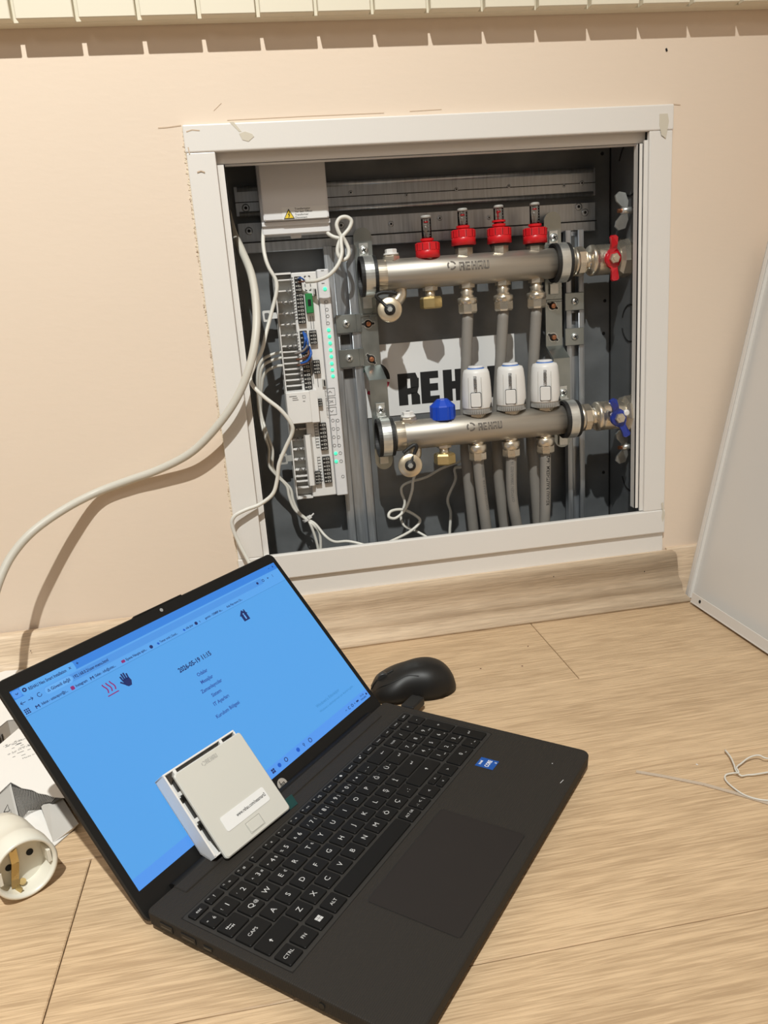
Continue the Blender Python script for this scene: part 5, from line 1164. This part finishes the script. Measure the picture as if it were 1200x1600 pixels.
for k in (-1, 0, 1):
    q_ = [(hx + k * .0040 + .0011 * math.sin(t_ * 1.55 * PI), hs - .0040 + t_ * .0095) for t_ in [j / 9 for j in range(10)]]; lf_.line(bm, q_, .0012, ZL0, ZL1)
lf_.line(bm, [(hx - .0062, hs - .0066), (hx + .0058, hs - .0066)], .0010, ZL0, ZL1); part('heating_icon', bm, 's_red', lid, local=True); bm = bmn()
lf_.rr(bm, .0553, .1920, .0036, .0036, .001, ZL0, ZL1); lf_.rr(bm, .1112, .1921, .0040, .0028, .0008, ZL0, ZL1)
part('bookmark_icon', bm, 's_red', lid, local=True)
bm = bmn(); lf_.disc(bm, .1899, .0261, .0022, ZL0, ZL1, 14); lf_.disc(bm, .2199, .0260, .0023, ZL0, ZL1, 14); lf_.line(bm, [(.1533, .1925), (.1550, .1908)], .0020, ZL0, ZL1); lf_.line(bm, [(.1880, .1925), (.1897, .1908)], .0020, ZL0, ZL1); part('task_icon', bm, 's_blue', lid, local=True)
bm = bmn(); lf_.rr(bm, .2004 - .0105 + .0105 - .0003 + .0, .0262, .0001, .0001, .00001, ZL0, ZL1); bm.free()
bm = bmn(); lf_.rect(bm, .1985 - .0 + .0, .0240 + .0, .1986, .0241, ZL0, ZL1); bm.free()

# ================================================================== THERMOSTAT
def bvec(u, v, z): return V(LX, LYy, 0) + V(math.cos(LT), math.sin(LT), 0) * u + V(math.sin(LT), -math.cos(LT), 0) * v + V(0, 0, z)
TR = LT - .070; TH = .73          # turned slightly, leaning back on the screen
ex_w = V(math.cos(TR), math.sin(TR), 0); evw = V(math.sin(TR), -math.cos(TR), 0)
upw = (-evw * math.sin(TH) + V(0, 0, math.cos(TH))).normalized()
wT, hT = .0794, .0843; o_ = bvec(.0705, .0220, .0220)
th = thing('room_thermostat', 'white square room thermostat leaning on the laptop screen', 'thermostat', (o_.x + .03, o_.y + .03, TOPZ))
f3 = Fr(o_, ex_w, upw)
bm = bmn(); f3.rr(bm, wT / 2, hT / 2, wT, hT, .0030, -.0030, .0, .0010); part('front_cover', bm, 'thermo', th)
# the wall tray behind it, unclipped and shifted
tx0, ty0, wS, hS, tk = -.0062, .0072, .0835, .0822, .0017; ta, tb2 = ty0 + .0095, ty0 + hS
dz0, dz1 = -.0212, -.0042
bm = bmn()
for xx in (tx0, tx0 + wS - tk):
    prism(bm, [f3(xx, ty0, dz1), f3(xx, tb2 - .002, dz1), f3(xx, tb2, dz1 - .003), f3(xx, tb2, dz0), f3(xx, ta, dz0), f3(xx, ty0, -.0125)], f3.x * tk)
f3.rect(bm, tx0, ty0, tx0 + wS, ty0 + tk, -.0125, dz1, .0003); f3.rect(bm, tx0, tb2 - tk, tx0 + wS, tb2, dz0, dz1, .0003)
f3.rect(bm, tx0, ta, tx0 + wS, tb2, dz0, dz0 + .0014)
prism(bm, [f3(tx0, ty0, -.0125), f3(tx0, ta, dz0), f3(tx0, ta + .002, dz0 + .0014), f3(tx0, ty0 + .002, -.0118)], f3.x * wS)
part('wall_tray', bm, 'white', th)
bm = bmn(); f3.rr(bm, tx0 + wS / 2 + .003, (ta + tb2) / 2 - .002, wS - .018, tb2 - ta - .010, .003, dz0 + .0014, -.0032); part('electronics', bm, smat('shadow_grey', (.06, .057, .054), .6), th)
bm = bmn()
for a in (.0040, .0580): f3.rect(bm, a, tb2 - .0060, a + .0032, tb2 - .0008, -.0120, -.0042, .0005)
part('snap_hook', bm, 'white', th)
bm = bmn(); f3.rect(bm, tx0 + .001, .040, tx0 + .008, .0435, -.010, -.0065); f3.rect(bm, tx0 + .001, .0665, tx0 + .010, .0700, -.012, -.0085); part('snap_hook', bm, 'white', th)
bm = bmn(); f3.rr(bm, .0400, .0243, .0525, .0138, .0020, 0, .0004); lab = part('address_sticker', bm, 'labelw', th)
bm = bmn(); text(bm, f3, 'www.rehau.com/neasmart2', .0290, .0230, .0046, .0005, 'L', .012, .0355); part('sticker_text', bm, 'black', lab)
bm = bmn(); f3.rr(bm, .0400, .0090, .0155, .0090, .0015, 0, .0005, .0002); part('touch_button', bm, 'thermo', th)
bm = bmn(); f3.line(bm, [(.0316, .0040), (.0484, .0040), (.0484, .0142), (.0316, .0142), (.0316, .0040)], .0004, 0, .0003); part('button_outline', bm, 'grayp', th)
bm = bmn(); wordmark(bm, f3, .0325, .0760, .0040, 0, .0002, .0135); swirl(bm, f3, .0300, .0778, .0022, 0, .0002); part('embossed_mark', bm, 'grayp', th)
bm = bmn(); f3.rect(bm, wT + .0005, -.0012, wT + .0115, .0092, -.0046, -.0040, .0002); f3.rect(bm, wT - .006, .001, wT + .0010, .0060, -.0048, -.0036); part('pull_tab', bm, 'teal', th, 'dark green tab behind the lower right corner')

# ================================================================== MOUSE
cM = F(646, 1079, 0); rear = F(693, 1072, 0); front = F(588, 1087, 0)
axm = (front - rear); axm.z = 0; axm.normalize(); sdm = V(-axm.y, axm.x, 0)
Lm = .106; Wm = .066; Hm = .0385
ms = thing('computer_mouse', 'black wireless mouse on the floor behind the laptop hinge', 'mouse', cM)
def mouse_pt(s, a, k=1.0):
    """s 0..1 rear->front, a angle 0..pi over the back"""
    x_ = (s - .5) * Lm; w_ = Wm / 2 * (1 - abs(2 * s - 1) ** 2.6) ** .42 * (1 - .16 * math.exp(-((s - .55) / .16) ** 2)) ; hh = Hm * (1 - .62 * max(0, s - .36) ** 1.35 * 1.6) * (1 - max(0, .36 - s) ** 2.6 * 10) ** .5 if s > .02 else 0
    hh = Hm * ((1 - ((.42 - s) / .42) ** 2.6) ** .5 if s < .42 else (1 - .60 * ((s - .42) / .58) ** 1.7) * ((1 - ((s - .9) / .1) ** 2 * .55) if s > .9 else 1))
    ca, sa = math.cos(a), math.sin(a)
    e = .82
    cx_ = math.copysign(abs(ca) ** e, ca); sz_ = abs(sa) ** .75
    # thumb-side waist
    return cM + axm * x_ + sdm * (w_ * cx_ * k) + V(0, 0, max(.0012, hh * sz_ * k + .0012 * (1 - sz_)))
bm = bmn(); NS, NA = 40, 26; grid = []
for i in range(NS + 1):
    s = .002 + .996 * i / NS; grid.append([bm.verts.new(mouse_pt(s, PI * j / NA)) for j in range(NA + 1)])
for i in range(NS):
    for j in range(NA): f = bm.faces.new([grid[i][j], grid[i][j + 1], grid[i + 1][j + 1], grid[i + 1][j]]); f.smooth = True
bm.faces.new(grid[0]); bm.faces.new(list(reversed(grid[-1])))
for i in range(NS): bm.faces.new([grid[i][0], grid[i + 1][0], grid[i + 1][NA], grid[i][NA]])
part('shell', bm, 'mouse', ms)
bm = bmn(); tube(bm, [mouse_pt(s, PI * .5) + V(0, 0, .0001) for s in (.72, .8, .88, .94, .985)], .0012, 8); part('button_split', bm, 'port', ms)
bm = bmn()
for sd in (.30, .70): tube(bm, [mouse_pt(s, PI * (sd + (.0 if s > .6 else (.6 - s) * (-.35 if sd < .5 else .35)))) for s in (.98, .9, .8, .7, .6, .52, .46)], .0006, 6)
part('shell_seam', bm, 'port', ms)
q = mouse_pt(.84, PI * .5) - V(0, 0, .003); bm = bmn(); lathe(bm, [(.0070, -.0035), (.0078, -.002), (.0078, .002), (.0070, .0035)], q, sdm, 24); part('scroll_wheel', bm, smat('wheel_rubber', (.03, .03, .03), .4), ms)
# plug in the laptop's right-hand port
pl = thing('usb_plug', 'black plug in the laptop side port beneath the mouse', 'plug', bvec(.362, .028, 0))
fq = Fr(bvec(.359, .028, .0115), V(math.cos(LT), math.sin(LT), 0), V(-math.sin(LT), math.cos(LT), 0))
bm = bmn(); fq.rect(bm, .003, -.0085, .030, .0085, -.0050, .0055, .0015); part('housing', bm, 'mouse', pl)
bm = bmn(); fq.rect(bm, 0, -.006, .003, .006, -.0022, .0022); part('connector', bm, 'portmetal', pl)
bm = bmn(); tube(bm, [fq(.029, 0), fq(.036, .002, -.002), fq(.042, .010, -.006), fq(.038, .022, -.008)], .0028, 10); part('lead', bm, 'mouse', pl)

# ================================================================== SOCKET, CARTONS, STRING
n_ = V(.56, -.83, .04).normalized(); cS = F(41, 1357, .0275)
so = thing('socket_adapter', 'round ivory earthed socket lying on the floor left of the laptop', 'socket', (cS.x, cS.y, 0))
RS = .0262
bm = bmn(); prof = [(.0150, -.072), (.0205, -.069), (.0232, -.055), (.0240, -.038), (.0246, -.024), (RS - .0004, -.0215), (RS, -.018), (RS, .0), (RS - .0012, .0012), (RS - .0030, .0008), (RS - .0038, -.003), (RS - .0045, -.0175)]
lathe(bm, prof, cS, n_, 56, False)
M3 = frame(n_); part('shell', bm, 'socket', so)
bm = bmn(); lathe(bm, [(RS - .0040, -.0185), (RS - .0040, -.0172)], cS, n_, 48); fl0 = part('socket_floor', bm, 'socket', so)
fS = Fr(cS, V(.83, .56, 0), V(0, 0, 1)); fS.n = n_
for a in (-.0095, .0095):
    bm = bmn(); lathe(bm, [(.0030, -.0172), (.0028, -.0166)], fS(a * .96, a * .25), n_, 20); part('pin_hole', bm, 'hole', so)
for s in (-1, 1):
    bm = bmn(); fS.rect(bm, s * .0200 - .0015, -.006, s * .0200 + .0015, .006, -.017, -.001, .0004); part('key_rib', bm, 'socket', so)
bm = bmn(); r_ = RS - .005
dirs = V(-.22, .97)
pts_ = [fS(-.22 * r_ * -1 * -1, .97 * r_, -.003), fS(-.22 * r_ * .9, .93 * r_, -.014), fS(-.004, .0, -.0155), fS(-.0035 - .004, -.6 * r_, -.0125), fS(-.009, -.88 * r_, -.010), fS(-.007, -.95 * r_, -.003)]
for a, b in zip(pts_, pts_[1:]):
    d_ = (b - a).normalized(); sd = d_.cross(n_).normalized() * .0031
    prism(bm, [a - sd, a + sd, b + sd, b - sd], n_ * .0007)
part('earth_clip', bm, 'brass', so)
bm = bmn(); lathe(bm, [(.0030, 0), (.0030, .0012)], fS(-.0025, -.86 * r_, -.012), V(0, 0, 1) + n_ * .6, 14); part('screw', bm, 'brass', so)
bm = bmn(); ringband(bm, cS - n_ * .019, n_, .0249, .0254, .0008, 40); part('seam', bm, 'grayp', so)
bm = bmn(); q = cS - n_ * .070; tube(bm, [q + n_ * .01, q - n_ * .02, q - n_ * .05 + V(-.03, 0, -.01), q - n_ * .06 + V(-.10, -.02, -.02)], .0048, 12); part('flex', bm, 'cable', so)

def sheet(bm, pts, th_=.0007):
    vs_ = [F(a, b, z) for a, b, z in pts]; n = (vs_[1] - vs_[0]).cross(vs_[2] - vs_[0]).normalized(); prism(bm, vs_, n * th_)
# far carton: flat box, only its near corner shows
b1 = thing('flat_carton', 'white flat carton lying under the laptop lid corner, farthest back', 'carton', F(20, 1100, 0))
zc = .030
bm = bmn(); top = [(-70, 1075, zc), (8, 1048, zc), (70, 1044, zc), (100, 1085, zc), (28, 1124, zc), (12, 1126, zc), (-60, 1185, zc)]
tp = [F(a, b, z) for a, b, z in top]; prism(bm, tp, V(0, 0, -.0007)); part('lid_face', bm, 'carton', b1)
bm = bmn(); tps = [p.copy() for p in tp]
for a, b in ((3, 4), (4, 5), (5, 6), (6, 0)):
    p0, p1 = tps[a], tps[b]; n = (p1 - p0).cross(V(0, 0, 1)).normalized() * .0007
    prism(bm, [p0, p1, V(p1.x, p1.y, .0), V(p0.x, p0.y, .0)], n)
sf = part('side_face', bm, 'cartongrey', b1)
p0, p1 = tp[5], tp[6]; xd = (p1 - p0).normalized(); fz = Fr(V(p1.x, p1.y, .0), -xd, V(0, 0, 1))
nn = fz.n; 
if nn.dot(CAM - p0) < 0: pass
bm = bmn(); Ls = (p1 - p0).length; wordmark(bm, fz, Ls - .052, .009, .012, .0008, .0012, .040); part('printed_mark', bm, 'black', b1)
# near carton: torn open
b2 = thing('torn_carton', 'torn white carton with raised flaps beside the socket', 'carton', F(50, 1250, 0))
bm = bmn(); sheet(bm, [(-80, 1215, .026), (-5, 1168, .026), (29, 1139, .026), (62, 1165, .026), (125, 1242, .026), (112, 1246, .026), (98, 1247, .026), (84, 1246, .026), (72, 1242, .026), (60, 1240, .026), (50, 1235, .026), (34, 1232, .026), (17, 1223, .026), (-50, 1285, .026)]); part('top_face', bm, 'carton', b2)
bm = bmn(); tq = [F(a, b, .0258) for a, b in ((-80, 1215), (-5, 1168), (29, 1139), (62, 1165), (125, 1242))]
for p0, p1 in zip(tq, tq[1:]): prism(bm, [p0, p1, V(p1.x, p1.y, 0), V(p0.x, p0.y, 0)], (p1 - p0).cross(V(0, 0, 1)).normalized() * .0007)
p0, p1 = F(-80, 1215, .0258), F(-50, 1285, .0258); prism(bm, [p0, p1, V(p1.x, p1.y, 0), V(p0.x, p0.y, 0)], V(.0007, 0, 0)); part('side_face', bm, 'carton', b2)
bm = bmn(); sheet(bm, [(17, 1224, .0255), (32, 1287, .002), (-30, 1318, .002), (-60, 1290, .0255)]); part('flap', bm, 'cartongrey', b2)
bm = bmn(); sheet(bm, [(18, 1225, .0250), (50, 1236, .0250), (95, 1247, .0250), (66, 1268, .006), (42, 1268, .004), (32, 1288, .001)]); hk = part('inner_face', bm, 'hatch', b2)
bm = bmn()
for k in range(26):
    a = k / 26; x0 = 20 + 68 * a; tube(bm, [F(x0, 1229 + 18 * a, .0262), F(34 + 34 * a, 1284 - 18 * a, .0035)], .00022, 4, False)
part('hatching', bm, 'cartongrey', hk, kind='stuff')
bm = bmn(); sheet(bm, [(33, 1288, .003), (37, 1276, .005), (44, 1267, .007), (65, 1265, .008), (74, 1290, .005), (32, 1289, .003)]); sheet(bm, [(31, 1289, .003), (74, 1290, .005), (84, 1318, .001), (20, 1308, .001)]); part('flap', bm, 'carton', b2)
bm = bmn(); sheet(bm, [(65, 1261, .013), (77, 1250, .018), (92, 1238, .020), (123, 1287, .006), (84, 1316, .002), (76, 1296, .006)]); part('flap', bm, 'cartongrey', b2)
bm = bmn(); sheet(bm, [(77, 1320, .0008), (84, 1316, .002), (123, 1287, .006), (112, 1299, .0008), (82, 1325, .0008)]); part('flap_edge', bm, 'carton', b2)
bm = bmn(); z_ = .0268
def ftext(tx, px, py, sz, ang, z=z_):
    q = F(px, py, z); f_ = Fr(q, V(math.cos(ang), math.sin(ang), 0), V(-math.sin(ang), math.cos(ang), 0)); text(bm, f_, tx, 0, 0, sz, 0, 'L')
for i, (tx, px, py) in enumerate((('\u00b0 RAUTHERM', 6, 1160 + 8), ('1 x 24 V / 50 Hz', 20, 1176), ('max. 3 W', 30, 1170), ('IP 20', 13, 1180), ('Made in EU', 36, 1186), ('T 30', 24, 1160))): ftext(tx, px, py, .0040, .55)
for k in range(14):
    q = F(random.uniform(8, 44), random.uniform(1158, 1184), z_); f_ = Fr(q, V(.86, .5, 0), V(-.5, .86, 0)); f_.rect(bm, 0, 0, random.uniform(.002, .007), .0006, 0, .0002)
part('small_print', bm, 'greyprint', b2)
bm = bmn(); q = [F(a, b, z) + V(.0005, -.001, .0012) for a, b, z in ((6, 1270, .0155), (12, 1258, .020), (15, 1268, .016), (6, 1270, .0155))]
tube(bm, q, .0004, 5, False); part('warning_mark', bm, 'black', b2)

# twist tie and clear strip on the floor at the right
def fline(name, pts, r, mat, lab, cat, seg=8, flat=1.0):
    bm = bmn(); tube(bm, [F(a, b, z) for a, b, z in pts], r, seg, flat=flat); return solo(name, bm, mat, lab, cat)
tt = thing('twist_tie', 'knotted thin white twist tie on the floor at the right edge', 'wire', F(1155, 1205, 0))
bm = bmn(); tube(bm, [F(a, b, z) for a, b, z in ((1133, 1172, .003), (1141, 1182, .004), (1147, 1195, .004), (1150, 1204, .004), (1158, 1212, .003), (1168, 1211, .002), (1180, 1210, .003), (1204, 1206, .003), (1230, 1202, .002))], .0008, 8); part('wire_strand', bm, 'wire', tt)
bm = bmn(); tube(bm, [F(a, b, z) for a, b, z in ((1230, 1180, .003), (1200, 1185, .005), (1185, 1180, .006), (1170, 1184, .005), (1158, 1193, .004), (1151, 1199, .005), (1154, 1207, .005), (1145, 1208, .003), (1134, 1211, .003), (1134, 1219, .002), (1145, 1230, .002), (1163, 1242, .0015), (1185, 1249, .0015), (1215, 1252, .0015))], .0008, 8); part('wire_strand', bm, 'wire', tt)
bm = bmn(); a_, b_ = [F(994, 1206, .0003), F(1040, 1214, .0003), F(1100, 1226, .0003), F(1150, 1240, .0003), F(1215, 1260, .0003)], []
for p, q in zip(a_, a_[1:]):
    d_ = (q - p).normalized(); s_ = V(-d_.y, d_.x, 0) * .0021; prism(bm, [p - s_, p + s_, q + s_, q - s_], V(0, 0, .0006))
solo('clear_strip', bm, 'strip', 'translucent plastic strip lying on the floor near the twist tie', 'strip')
for i, (px, py, c_, lb) in enumerate(((751, 1045, 'brownwire', 'dark crumb on the floor right of the mouse, nearer the mouse'), (825, 1010, 'brownwire', 'dark crumb on the floor below the skirting'), (1089, 1195, 'white', 'white crumb on the floor left of the twist tie'), (816, 1041, 'brownwire', 'dark crumb on the floor right of the mouse, farther one'))):
    bm = bmn(); q = F(px, py, 0); box(bm, q + V(0, 0, .0004), (.0022, .0014, .0008), Matrix.Rotation(i, 3, 'Z'), .0003); solo('crumb', bm, c_, lb, 'crumb', 'floor crumbs')
